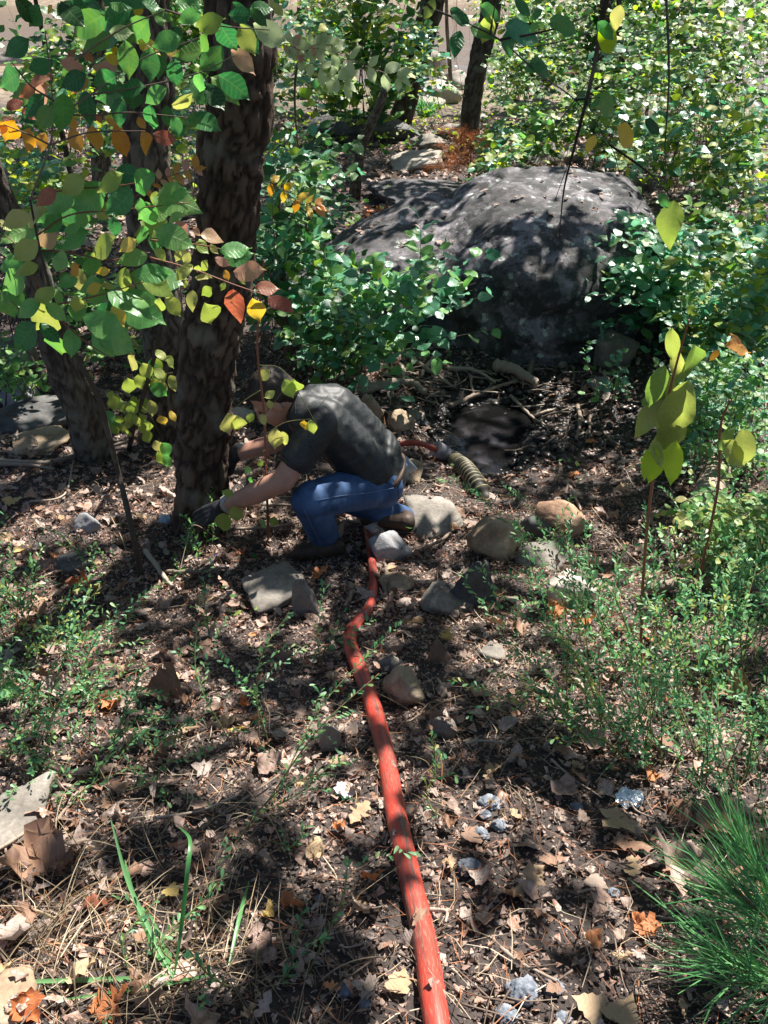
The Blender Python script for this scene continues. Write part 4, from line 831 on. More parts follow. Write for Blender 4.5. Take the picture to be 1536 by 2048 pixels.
shrub('beech_shrub', 'glossy blue-green leafy shrub spreading over the left side of the great boulder', (625, 770), (600, 470, 900, 720), (4.2, 5.0), 22, 24, .10, ['bg', 'bg', 'mix', 'lg'], n_parts=300, arch=.2)
shrub('beech_shrub', 'arching sprays of serrated leaves reaching across the dark boulder face', (640, 760), (840, 440, 1020, 660), (4.4, 5.0), 11, 18, .10, ['bg', 'lg', 'bg'], n_parts=140, arch=.1)
shrub('beech_shrub', 'leafy bush between the thick pine and the slender grey sapling', (560, 720), (520, 260, 690, 620), (4.6, 6.0), 34, 22, .095, ['mix', 'bg', 'dg'], n_parts=240)
shrub('beech_shrub', 'shaded low bush of green leaves behind the person\'s back', (640, 760), (540, 600, 780, 730), (3.9, 4.6), 22, 18, .06, ['mix', 'bg', 'dg'], n_parts=200, arch=.3)
shrub('viburnum_shrub', 'glossy blue-green bush covering the far end of the great boulder', (1360, 640), (1210, 420, 1400, 640), (4.9, 5.8), 34, 26, .10, ['bg', 'bg', 'mix'], n_parts=300, arch=.15)
shrub('viburnum_shrub', 'glossy bush by the frame edge beyond the yellow-leaved stalk', (1460, 760), (1340, 420, 1560, 760), (4.4, 5.8), 54, 28, .085, ['bg', 'bg', 'mix', 'sun'], n_parts=300)
shrub('undergrowth_shrub', 'low small-leaved ground bush right of the muddy pool', (1440, 960), (1300, 700, 1560, 1000), (3.2, 4.4), 60, 26, .048, ['mix', 'bg', 'lg'], n_parts=160, kind='ovate', arch=.35)
shrub('undergrowth_shrub', 'small-leaved bush under the weathered log', (1480, 1130), (1360, 1000, 1560, 1230), (2.8, 3.5), 44, 24, .042, ['mix', 'lg', 'yg'], n_parts=100, kind='ovate', arch=.35)
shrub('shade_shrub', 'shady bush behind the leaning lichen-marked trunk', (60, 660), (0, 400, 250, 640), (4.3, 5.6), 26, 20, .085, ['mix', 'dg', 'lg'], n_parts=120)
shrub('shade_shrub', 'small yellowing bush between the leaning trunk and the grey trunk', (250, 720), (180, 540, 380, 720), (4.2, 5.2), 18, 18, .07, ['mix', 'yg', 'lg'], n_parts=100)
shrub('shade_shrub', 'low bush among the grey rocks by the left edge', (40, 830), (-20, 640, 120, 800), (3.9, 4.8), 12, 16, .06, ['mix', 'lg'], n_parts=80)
shrub('seedling_shrub', 'sparse pale seedling at the shaded edge beneath the boulder', (1215, 830), (1160, 640, 1280, 800), (4.2, 4.6), 8, 10, .05, ['bg', 'lg'], n_parts=60)
BGS = [((1250, 330), (1150, 30, 1420, 330), (7.5, 9), 'tangle of bare dark twigs before the sunny thicket'), ((1420, 380), (1330, 60, 1540, 380), (6.2, 7.5), 'bare-twigged bush with few leaves at the upper edge'), ((1200, 90), (1100, -90, 1300, 60), (12, 15), 'distant leafy bush closing the view over the boulder'), ((1400, 60), (1280, -90, 1480, 60), (12, 15), 'distant leafy bush between thicket trunks'), ((640, 90), (520, -90, 720, 60), (12, 15), 'distant bush top beside the pine crown'), ((150, 330), (0, 0, 240, 170), (8, 11), 'sunny bush between the leafy sapling and the river'), ((330, 420), (225, 120, 420, 400), (5.5, 7.5), 'shady bush between the grey trunk and the thick pine'), ((60, 480), (0, 300, 200, 480), (5, 6.5), 'low bush behind the leaning trunk'), ((1100, 150), (1040, -60, 1250, 60), (9.5, 12), 'high bush at the top edge by the hanging branch'), ((1480, 200), (1330, -60, 1560, 100), (8.5, 11), 'tallest bush in the upper corner'), ((680, 160), (560, -60, 760, 60), (9, 12), 'tall leafy bush at the top edge beside the pine'), ((880, 120), (780, -60, 960, 40), (10, 13), 'tall bush crown between the two dark trunks'), ((560, 130), (490, 0, 620, 110), (10, 13), 'bush by the river beside the thick pine'), ((770, 110), (690, 0, 850, 100), (12, 15), 'leafy bank bush between the willow bush and the dark tree'), ((1000, 130), (930, 0, 1100, 90), (13, 16), 'bright bank bush behind the second dark trunk'), ((1120, 330), (980, 180, 1160, 330), (9, 12), 'sunny yellow-green bush in front of the second dark trunk'), ((1020, 230), (960, 90, 1140, 230), (11, 15), 'bright yellow-green bush by the river bank'), ((1180, 330), (1130, 120, 1290, 330), (8, 11), 'sunny thicket bush beyond the boulder peak'),
 ((1320, 380), (1230, 200, 1420, 400), (6.8, 9), 'tangled bush behind the far end of the boulder'), ((1450, 420), (1380, 180, 1560, 440), (6.2, 8.5), 'dense bush at the picture edge above the glossy one'), ((1300, 250), (1210, 0, 1380, 240), (8, 11), 'tall thicket bush around the dark trunk'),
 ((1450, 300), (1360, 0, 1560, 230), (7, 10), 'tall sunny bush at the upper corner'), ((1080, 180), (1040, 20, 1220, 150), (13, 18), 'far bright bush below the sandbank'), ((720, 130), (600, 0, 830, 120), (9, 13), 'willow-leaved bush hanging before the river'),
 ((640, 240), (540, 60, 680, 240), (7, 10), 'bush beside the pine trunk under the pale compound leaves'), ((840, 240), (790, 40, 880, 200), (10, 12), 'leafy vine bush climbing the dark leaning tree'), ((990, 400), (960, 250, 1060, 380), (8, 10), 'low bush next to the rusty dead pine'),
 ((110, 330), (0, 180, 230, 330), (6.5, 8.5), 'bush behind the orange leaves'), ((600, 430), (530, 300, 700, 440), (5.4, 7), 'dark green bush at the foot of the pale leaning stem'), ((1420, 560), (1360, 380, 1560, 560), (5.6, 7), 'yellow-green leafy bush above the glossy edge bush')]
for k, (bp, rg, Yr, lab) in enumerate(BGS):
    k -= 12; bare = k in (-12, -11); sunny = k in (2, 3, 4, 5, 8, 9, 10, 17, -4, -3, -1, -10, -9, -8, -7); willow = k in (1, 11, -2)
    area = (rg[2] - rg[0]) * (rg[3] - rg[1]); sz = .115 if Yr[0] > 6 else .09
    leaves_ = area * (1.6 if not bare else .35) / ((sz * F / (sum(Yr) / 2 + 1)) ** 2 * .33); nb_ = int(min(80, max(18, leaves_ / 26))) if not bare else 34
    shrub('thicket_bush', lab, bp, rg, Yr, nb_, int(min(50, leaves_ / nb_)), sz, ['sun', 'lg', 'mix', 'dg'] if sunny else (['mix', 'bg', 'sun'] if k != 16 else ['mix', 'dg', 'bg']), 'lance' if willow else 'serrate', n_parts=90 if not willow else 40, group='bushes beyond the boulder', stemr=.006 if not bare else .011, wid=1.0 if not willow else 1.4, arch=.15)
for k, (xx, yy, hh_) in enumerate([(-10.5, 17, 2.0), (-6.2, 20, 2.2), (-4.1, 18, 1.7), (-2.6, 16, 1.9), (-1.2, 19, 2.3), (3.2, 20, 2.4), (4.6, 17, 2.3), (6.4, 18.5, 2.6), (8.2, 16, 2.5), (10.3, 18, 2.7), (-.35, 14.5, 1.9), (-7.8, 15, 2.0), (5.6, 22, 3.0)]):
    b = np.array([xx, yy, h(xx, yy)]); q0 = pxof(b + [0, 0, .3]); q1 = pxof(b + [0, 0, hh_ + 1.0]); hw = 1.1 / yy * F
    shrub('bank_bush', ['broad', 'rounded', 'ragged', 'tall', 'thin', 'loose', 'dense'][k % 7] + ' sunlit bush on the river bank ' + ['behind the tall left bushes', 'in line with the grey trunk', 'seen between pine and grey trunk', 'above the pale compound leaves', 'behind the broken grey stem', 'over the second dark trunk', 'over the boulder crest', 'behind the dark thicket trunk', 'in the thicket gap', 'at the far corner', 'beyond the rusty dead pine', 'behind the orange leaves', 'over the dark leaning tree foot', 'by the slim pale stem'][k],
          (0, 0), (q0[0] - hw, q1[1], q0[0] + hw, q0[1]), (yy - .7, yy + .7), 30, 30, .20, ['sun', 'lg', 'mix', 'dg'], n_parts=0, group='bushes on the river bank', base=b, stemr=.012, arch=.1, cat='bush')
# background hanging yellow-green shrub behind the pine, with its leaning stem
YG = '''270 710 262 740 yg;285 725 300 755 yg;300 720 312 750 lg;310 735 325 760 yg;275 750 280 775 yg;255 755 260 790 yg;320 760 325 790 yg;225 790 230 820 yg;240 800 248 825 yg;260 800 268 830 yg;300 800 305 830 yg;320 830 330 850 y;285 840 295 870 yg;275 830 272 850 yg;235 830 240 850 yg;225 850 232 870 yg;310 880 318 905 yg;325 885 335 910 lg;300 770 330 790 lg;340 750 350 780 yg;310 700 330 720 yg;215 820 222 845 lg;290 860 300 885 yg'''
b = G(258, 900); t = thing('drooping_sapling', 'slim leaning sapling with drooping yellow-green leaves left of the pine base', 'sapling', b); pi_ = parent_inv(t)
mb = MB(); mb.tube([b, P(268, 850, 3.75), P(290, 780, 3.7), P(312, 700, 3.65), P(335, 600, 3.6), P(350, 540, 3.6)], [.015, .013, .011, .008], 9, 60); mb.build('stem', bark_grey, t)
for br in ([(290, 780), (250, 770), (225, 800)], [(300, 740), (270, 720)], [(295, 760), (320, 750), (345, 745)], [(280, 810), (300, 830), (320, 870)], [(275, 820), (240, 830)]):
    mb = MB(); stemmesh(mb, br, [3.66] * len(br), .002, .001, 12); mb.build('twig', stem_m, t)
for (x0, y0, x1, y1, pl) in leafset(YG):
    place_px_leaf(t, pi_, x0, y0, x1, y1, pl, 3.62 + random.uniform(-.06, .06), 'ovate', 1.2)
    if random.random() < .8: dx, dy = random.uniform(-25, 25), random.uniform(-20, 30); place_px_leaf(t, pi_, x0 + dx, y0 + dy, x1 + dx, y1 + dy, pl, 3.7, 'ovate', 1.1)

# rusty dead pine seedling behind the boulder
b = G(935, 372); t = thing('dead_pine_seedling', 'small dead pine with rust-brown needles behind the great boulder', 'dead pine', b); mb = MB()
LPn, LUn = [], []; top_ = b + np.array([0, 0, .55])
mb.tube([b - [0, 0, .05], b + [0.02, 0, .3], top_], [.012, .004], 6, 14); mb.build('trunk', bark_dark, t); mb = MB()
for k in range(26):
    z_ = random.uniform(.12, 1); a_ = random.uniform(0, 6.28); L = (1.15 - z_ * .6) * .62; s_ = b * (1 - z_) + top_ * z_; e = s_ + np.array([math.cos(a_) * L, math.sin(a_) * L * .6, random.uniform(-.12, .2)])
    pt = catmull([s_, (s_ + e) / 2 + [0, 0, .05], e], 16); mb.tube(pt, [.004, .0015], 4)
    for p_ in pt[4:]:
        for _ in range(7): LPn.append(p_); LUn.append((e - s_) / L * .8 + R.normal(size=3) * .7)
mb.build('branches', bark_dark, t); cloud('needles', 'needle', LPn, LUn, R.normal(size=(len(LPn), 3)), R.uniform(.07, .13, len(LPn)), PAL['rn'], t, wid=3.2)

# ---------------------------------------------------------------- small-leaved feathery plants near the camera
def feathery(label, base_px, n_st, hgt, lean, lsz=.016, pals=('lz',), spread=.5, name='lespedeza_plant', kind='oblong', dens=105, parts=0, base=None, group='feathery small-leaved plants', cat='plant', wid=1.0):
    b = G(*base_px) if base is None else base; t = thing(name, label, cat, b, group); LPa, LUa, LNa = [], [], []
    for k in range(n_st):
        d = np.array([lean[0], lean[1], 0]) + R.normal(size=3) * [spread, spread, 0]; L = hgt * random.uniform(.65, 1.15); st = b + R.normal(size=3) * [.05, .05, 0]; st[2] = h(st[0], st[1])
        tip = st + np.array([d[0] * L, d[1] * L, L * random.uniform(.5, .95)]); mid = (st + tip) / 2 + np.array([0, 0, L * .12]) + R.normal(size=3) * .02
        tip[2] = max(tip[2], h(tip[0], tip[1]) + .03); pt = catmull([st, mid, tip], 26); mb = MB(); mb.tube(pt, [.0022, .0008], 5); mb.build('stem', stem_m, t)
        tws = [pt]
        for _ in range(int(L * 9)):
            i = random.randint(7, 23); dd_ = (tip - st) / np.linalg.norm(tip - st) + R.normal(size=3) * .6; l_ = random.uniform(.05, .13); tws.append(catmull([pt[i], pt[i] + dd_ * l_ * .6 + [0, 0, .01], pt[i] + dd_ * l_], 6))
        for tw in tws:
            Lw = np.sum(np.linalg.norm(np.diff(tw, axis=0), axis=1)); nn_ = int(Lw * dens); TT = np.gradient(tw, axis=0)
            for c_ in range(nn_):
                u = (.18 if tw is pt else 0) + (.82 if tw is pt else 1) * c_ / nn_; i = min(len(tw) - 1, int(u * (len(tw) - 1))); fr = u * (len(tw) - 1) - i; p_ = tw[i] + (tw[min(i + 1, len(tw) - 1)] - tw[i]) * fr
                t_ = TT[i] / (np.linalg.norm(TT[i]) + 1e-9); sd = R.normal(size=3); sd -= t_ * (sd @ t_); sd /= np.linalg.norm(sd) + 1e-9
                LPa.append(p_); LUa.append(t_ * .9 + sd * .9); LNa.append(np.array([0, 0, 1.]) + R.normal(size=3) * .5)
    LPa, LUa, LNa = map(np.array, (LPa, LUa, LNa))
    sel = R.integers(0, len(pals), len(LPa))
    for k, pl in enumerate(pals): cloud('foliage', kind, LPa[sel == k], LUa[sel == k], LNa[sel == k], R.uniform(.6, 1.15, (sel == k).sum()) * lsz, PAL[pl], t, wid)
    return t
for px, py, n_, hg, ln, lab in [(1150, 1290, 6, .42, (-.3, .3), 'feathery green sprigs rising before the cream rock'), (1230, 1330, 9, .45, (-.2, .2), 'feathery plant right of the cream rock'), (1330, 1300, 8, .45, (0, .3), 'feathery plant at the foot of the brown stalk'), (1450, 1330, 9, .42, (.1, .2), 'feathery plant near a dead branch at the edge'),
    (1190, 1480, 8, .34, (-.5, .1), 'bright low feathery sprays spreading towards the hose'), (1290, 1500, 9, .36, (-.3, .2), 'dense feathery plant behind the crumpled foil'), (1400, 1540, 9, .36, (-.1, .2), 'dense feathery plant over large brown leaves'), (1500, 1560, 8, .34, (0, .2), 'dark feathery plant at the edge above the pine seedling'),
    (1120, 1430, 5, .26, (-.4, .2), 'small sunlit feathery sprays above the dirt patch'), (1430, 1200, 8, .40, (0, .2), 'feathery plant behind the dead branch'), (1520, 1420, 7, .4, (0, .1), 'feathery plant touching the picture edge'), (1100, 1130, 4, .36, (-.3, .4), 'upright feathery sprigs in front of the orange rock'),
    (1000, 1270, 3, .22, (-.1, .3), 'tiny feathery sprigs below the dark slab'), (1380, 1420, 7, .36, (0, .2), 'feathery plant among yellowing leaves'),
    (40, 1330, 8, .34, (.3, .2), 'pale green feathery plant by the left edge'), (130, 1400, 7, .28, (.4, .1), 'feathery plant over brown leaves at left'), (60, 1500, 8, .28, (.6, .1), 'feathery sprays spreading over the leaf litter'), (240, 1500, 6, .26, (.5, .1), 'low feathery sprays near the sunlit litter patch'), (30, 1240, 6, .28, (.2, .2), 'small feathery plant behind the left edge plants'), (180, 1330, 4, .24, (.2, .2), 'thin feathery stem by a curled leaf'), (300, 1560, 4, .2, (.4, .0), 'low bright sprigs at the patch of dry straw'), (110, 1600, 5, .18, (.4, .1), 'low feathery sprigs beside the broad grey rock'),
    (470, 1500, 3, .36, (.0, .5), 'upright thin sprigs left of the hose'), (520, 1640, 3, .42, (.35, .3), 'thin sprigs leaning towards the hose'), (630, 1330, 3, .22, (.0, .3), 'little sprigs beside the bend of the hose'), (860, 1620, 2, .18, (-.2, .4), 'single sprig at the hose edge'), (560, 1640, 2, .24, (.9, -.05), 'low sprig laid across the hose'), (370, 1120, 3, .14, (0, .3), 'tiny grey-green sprigs in front of the glove'), (200, 1130, 4, .16, (0, .3), 'grey-green sprigs beside the leaning sapling foot'), (290, 1940, 4, .16, (.3, .2), 'bright small sprigs among dry grass'), (560, 1960, 3, .22, (-.1, .4), 'narrow sprigs in front of the dry grass tuft'), (420, 1290, 3, .2, (.1, .2), 'low green sprigs on the leaf litter')]:
    near_ = py > 1450
    feathery(lab, (px, py), int(n_ * (1.8 if n_ > 5 else 1.3)), hg * (.95 if px > 1000 else .95), ln, .025 if not near_ else .019, ('lz', 'lz', 'yg') if px in (1380, 1190, 40, 860) else ('lz',), spread=.42, dens=85 if near_ else 70)
t = feathery('lit pale-green seedling with narrow leaves in front of the gloved hand', (395, 1100), 5, .22, (0, .2), .034, ('lg', 'lz'), spread=.22, name='seedling', kind='lance', dens=70, group=None, wid=1.4)

# pine seedlings and grass
def needles(label, tips, base, n_, L, pal='nd', name='pine_seedling'):
    t = thing(name, label, 'pine seedling', base); LPa, LUa = [], []; 
    for e in tips:
        mb = MB(); pt = catmull([base, (base + e) / 2 + [0, 0, .03], e], 14); mb.tube(pt, [.005, .002], 5); mb.build('branch', redstem_m, t)
        ax = (e - base) / np.linalg.norm(e - base)
        for i in range(n_): u = random.random() ** .7; p_ = base + (e - base) * u; j = min(13, int(u * 13)); LPa.append(pt[j]); LUa.append(ax * .9 + R.normal(size=3) * .30)
    U = np.array(LUa); cloud('needles', 'needle', LPa, U, R.normal(size=(len(U), 3)), R.uniform(.7, 1.1, len(U)) * L, PAL[pal], t, wid=1.0); return t
b = G(1640, 2000); needles('green long-needled pine seedling in the near corner', [b + np.array([-.16, .12, .17]), b + np.array([-.2, .02, .1]), b + np.array([-.1, .22, .14]), b + np.array([-.22, -.04, .16])], b, 95, .20)
b = G(1600, 1880); needles('second tuft of long green pine needles at the edge', [b + np.array([-.1, .08, .12]), b + np.array([-.14, .0, .1])], b, 70, .19)
b = G(-60, 1450); needles('dark green pine tuft at the left edge', [b + np.array([.12, .05, .1]), b + np.array([.05, .1, .14])], b, 110, .12)
def blades(name, label, base, n_, L, pal, spread, up, wid=1., cat='grass tuft', col=None):
    t = thing(name, label, cat, base); Pn = base + R.normal(size=(n_, 3)) * [.05, .05, 0] * (1 + spread); Pn[:, 2] = H(Pn[:, 0], Pn[:, 1]); U = R.normal(size=(n_, 3)) * spread; U[:, 2] = np.abs(U[:, 2]) * .4 + up
    o = cloud('blades', 'blade', Pn, U, np.tile([0, 0, 1.], (n_, 1)) + R.normal(size=(n_, 3)) * .3, R.uniform(.5, 1.1, n_) * L, PAL[pal], t, wid=wid); return t
blades('grass_tuft', 'sprawling tuft of dry straw grass near the bottom left', G(400, 1940), 120, .17, 'st', .9, .5, .32)
blades('grass_tuft', 'dry straw grass beside the pale corner rock', G(110, 1900), 110, .17, 'st', .9, .4, .32)
blades('grass_tuft', 'thin dry grass around the broad grey rock', G(150, 1740), 45, .17, 'st', .9, .4, .3)
blades('grass_tuft', 'small dried grass clump right of the hose', G(980, 1570), 45, .09, 'st', .8, .4, .5)
blades('grass_tuft', 'dry grass wisps above the dirt patch', G(960, 1430), 40, .16, 'st', .9, .3, .4)
blades('grass_tuft', 'dry wisps behind the hose bend', G(480, 1640), 45, .15, 'st', .9, .3, .3)
blades('grass_tuft', 'sunlit dry grass between two rocks at bottom', G(560, 1900), 45, .15, 'st', .9, .3, .3)
blades('grass_tuft', 'bright green grass on the river bank', G(850, 235), 120, .5, 'gr', .5, 1.2, 1.2)
t = thing('grass_tuft', 'long broad green grass blades rising from the dry tuft', 'grass tuft', G(345, 1985)); mbp = parent_inv(t)
for pxs, dy in [([(350, 1965), (300, 1860), (255, 1760), (222, 1640)], .22), ([(345, 1965), (310, 1900), (270, 1800), (250, 1720)], .18), ([(352, 1960), (362, 1860), (375, 1740), (380, 1680), (360, 1655)], .2), ([(345, 1960), (280, 1975), (120, 1985), (20, 2048)], -.02), ([(420, 1960), (300, 2000), (160, 2050)], -.05), ([(460, 1940), (480, 1830), (500, 1770)], .2), ([(350, 1965), (330, 1900), (300, 1830)], .15)]:
    b_ = G(*pxs[0]); pts = [b_] + [P(a, b, b_[1] + dy * (k + 1) / (len(pxs) - 1)) for k, (a, b) in enumerate(pxs[1:])]; pts = catmull([q_ if q_[2] > h(q_[0], q_[1]) + .01 else np.array([q_[0], q_[1], h(q_[0], q_[1]) + .02]) for q_ in pts], 24)
    T, N, B = frames(pts); wv = .0036 * np.sin(np.linspace(.25, 3.0, 24)) + .0006; v = CAM - pts; s_ = np.cross(T, v); s_ /= np.linalg.norm(s_, axis=1)[:, None]; nn_ = np.cross(s_, T)
    V = np.stack([pts - s_ * wv[:, None] + nn_ * wv[:, None] * .3, pts, pts + s_ * wv[:, None] + nn_ * wv[:, None] * .3], 1).reshape(-1, 3)
    Fq = [(3 * k + j, 3 * k + j + 1, 3 * k + j + 4, 3 * k + j + 3) for k in range(23) for j in (0, 1)]
    link('blade', np_mesh('blade', V, np.array(Fq), PAL['gr'], True, {'tint': np.full(len(V), random.random())}), t)

# ---------------------------------------------------------------- leaf litter, needles, straw, crumbs (nobody could count them)
def ground_normal(x, y):
    e = .03; return np.stack([-(H(x + e, y) - H(x - e, y)) / (2 * e), -(H(x, y + e) - H(x, y - e)) / (2 * e), np.ones_like(x)], -1)
def scatter(name, label, n_, xr, yr, kinds, pal, smin, smax, tilt=.3, lift=.006, wid=1., dens=None, keepout=True):
    x = R.uniform(*xr, n_); y = R.uniform(*yr, n_)
    k = np.ones(n_, bool)
    if dens is not None: k &= R.random(n_) < dens(x, y)
    if keepout: k &= ~((((x - .68) / .42) ** 2 + ((y - 4.35) / .62) ** 2) < 1 + .3 * n2(x, y, 6, 2, 77)); k &= (R.random(n_) > .65 * (np.exp(-(((x - 1.) / .9) ** 2 + ((y - 4.6) / .7) ** 2) ** 2)))
    x, y = x[k], y[k]; m_ = len(x); s = smin + (smax - smin) * R.random(m_) ** 2; Nn = ground_normal(x, y) + R.normal(size=(m_, 3)) * tilt
    a = R.uniform(0, 6.283, m_); U = np.stack([np.cos(a), np.sin(a), np.zeros(m_)], 1); Nn /= np.linalg.norm(Nn, axis=1)[:, None]; U -= Nn * np.sum(U * Nn, 1)[:, None]
    Pn = np.stack([x, y, H(x, y) + lift * (1 + R.random(m_)) + .01 * n2(x, y, 14, 4, 5)], 1)
    o = cloud(name, kinds[0], Pn, U, Nn, s, PAL[pal], kinds=kinds, wid=wid)
    o['label'] = label; return o
patch = lambda x, y: np.clip(.7 + 1.1 * n2(x, y, 1.6, 3, 60), .15, 1) * np.where((np.abs(x - .35) < .75) & (y < 1.9), .6, 1)
scatter('leaf_crumbs', 'crumbled brown leaf fragments over the soil', 66000, (-3.6, 3.8), (.1, 7.5), ['frag'], 'dead', .012, .042, .6, .006)
scatter('leaf_crumbs', 'fine leaf mould over the near ground', 70000, (-1.8, 2.0), (.3, 3.3), ['frag'], 'dead', .007, .024, .6, .005)
scatter('leaf_litter', 'thick litter of brown and pinkish dead leaves', 15000, (-3.6, 3.8), (.1, 7.5), ['oak3', 'maple3', 'oak3', 'maple3', 'serr3', 'frag'], 'dead', .028, .08, .5, .012, dens=patch)
scatter('leaf_litter', 'dead leaves on the ground beyond the boulder', 14000, (-7, 8), (6.6, 18), ['oak3', 'maple3', 'frag'], 'dead', .06, .14, .4, .015, keepout=False)
scatter('leaf_litter', 'rust-coloured leaves drifted behind the boulder crest', 1600, (-.2, 2.4), (6.9, 9.2), ['oak3', 'maple3', 'frag'], 'd_rust', .05, .11, .5, .02, keepout=False)
scatter('dry_needles', 'fallen pine needles and straw bits on the ground', 9500, (-1.9, 2.1), (.3, 3.6), ['needle'], 'st', .04, .13, .25, .012, wid=1.3, dens=lambda x, y: np.clip(.5 + 1.2 * n2(x, y, 2.2, 2, 66), .03, 1))
scatter('dry_needles', 'rust pine needles scattered on the leaf mould', 12000, (-2.4, 2.6), (.3, 5.2), ['needle'], 'rn', .05, .12, .3, .010, wid=1.2)
scatter('ground_greens', 'small green leaves sprouting through the litter', 1500, (-3.2, 3.6), (1.6, 8), ['ovate', 'small'], 'mix', .02, .05, .5, .03, dens=lambda x, y: np.clip(.1 + 1.6 * n2(x, y, 1.2, 2, 68), .0, 1))
scatter('ground_greens', 'green seedlings carpeting the far slope', 9000, (-8, 9), (6.5, 22), ['small', 'serr3'], 'mix', .06, .12, .6, .10, dens=lambda x, y: np.clip(.25 + 1.6 * n2(x, y, .5, 2, 69), .03, 1), keepout=False)
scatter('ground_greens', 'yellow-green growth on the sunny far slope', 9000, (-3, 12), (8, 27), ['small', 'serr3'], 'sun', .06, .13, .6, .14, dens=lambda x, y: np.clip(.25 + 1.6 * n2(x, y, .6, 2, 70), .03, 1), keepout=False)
# soil crumbs
D2, F2 = ICO[2]; n_ = 4200; x = R.uniform(-1.7, 1.8, n_); y = R.uniform(.4, 3.6, n_); s = .0025 + .006 * R.random(n_) ** 3
b = bmesh.new(); bmesh.ops.create_icosphere(b, subdivisions=1, radius=1); D1 = np.array([v.co[:] for v in b.verts]); F1 = np.array([[v.index for v in f.verts] for f in b.faces]); b.free()
V = D1[None] * s[:, None, None] * (1 + .3 * R.normal(size=(n_, len(D1), 1))) + np.stack([x, y, H(x, y) + .01 * n2(x, y, 14, 4, 5) + .004], 1)[:, None]
crumb = simple('soil_crumb', [(.04, .03, .025), (.10, .075, .06), (.22, .20, .19)], tinted=True)
o = link('soil_crumbs', np_mesh('soil_crumbs', V.reshape(-1, 3), (F1[None] + (np.arange(n_) * len(D1))[:, None, None]).reshape(-1, 3), crumb, False, {'tint': np.repeat(R.random(n_), len(D1))})); o['kind'] = 'stuff'; o['label'] = 'crumbs of soil and grit on the bare ground'
# muddy lumps about the pool
mud = simple('wet_mud', [(.010, .008, .007), (.03, .023, .02), (.06, .047, .04)], rough=.3, spec=.6, scale=30, dist=.006, bmp=.8)
n_ = 900; x = R.normal(.85, .45, n_); y = R.normal(4.5, .38, n_); s = .006 + .028 * R.random(n_) ** 2
V = D1[None] * s[:, None, None] * (1 + .3 * R.normal(size=(n_, len(D1), 1))) * [1, 1, .6] + np.stack([x, y, H(x, y) + .01], 1)[:, None]
o = link('mud_lumps', np_mesh('mud_lumps', V.reshape(-1, 3), (F1[None] + (np.arange(n_) * len(D1))[:, None, None]).reshape(-1, 3), mud, True)); o['kind'] = 'stuff'; o['label'] = 'wet black mud churned round the pool'

# ---------------------------------------------------------------- single fallen leaves, the largest ones in view
LMK = [('the lower red hose', G(830, 1800)), ('the kink in the red hose', G(700, 1280)), ('the lumpy tan-grey rock', G(790, 1370)), ('the pine trunk base', G(395, 1060)), ('the leaning sapling foot', G(282, 1150)), ('the near boot', G(640, 1110)),
       ('the big lumpy tan rock', G(990, 1100)), ('the cream rock', G(1140, 1190)), ('the dark triangular slab', G(950, 1190)), ('the crumpled foil', G(1255, 1605)), ('the grey ash lumps', G(980, 1640)), ('the broad flat grey rock', G(50, 1640)), ('the pale corner rock', G(40, 1980)),
       ('the dry grass tuft', G(400, 1940)), ('the long pine needles', G(1400, 1950)), ('the square bluish block', G(772, 1100)), ('the leaning trunk', G(192, 915)), ('the long dark slab', G(62, 850)), ('the muddy pool', G(1000, 900)), ('the yellow-leaved stalk', G(1282, 1330)),
       ('the weathered log', G(1400, 1000)), ('the dead branch', G(1350, 1200)), ('the edge plants', G(1480, 1500)), ('the packed earth slab', G(560, 1200)), ('the sunlit dirt patch', G(700, 1620)), ('the bare soil', G(620, 1780)), ('the feathery plants at left', G(80, 1420)), ('the bluish stone', G(175, 1060)), ('the black soil', G(1100, 1800))]
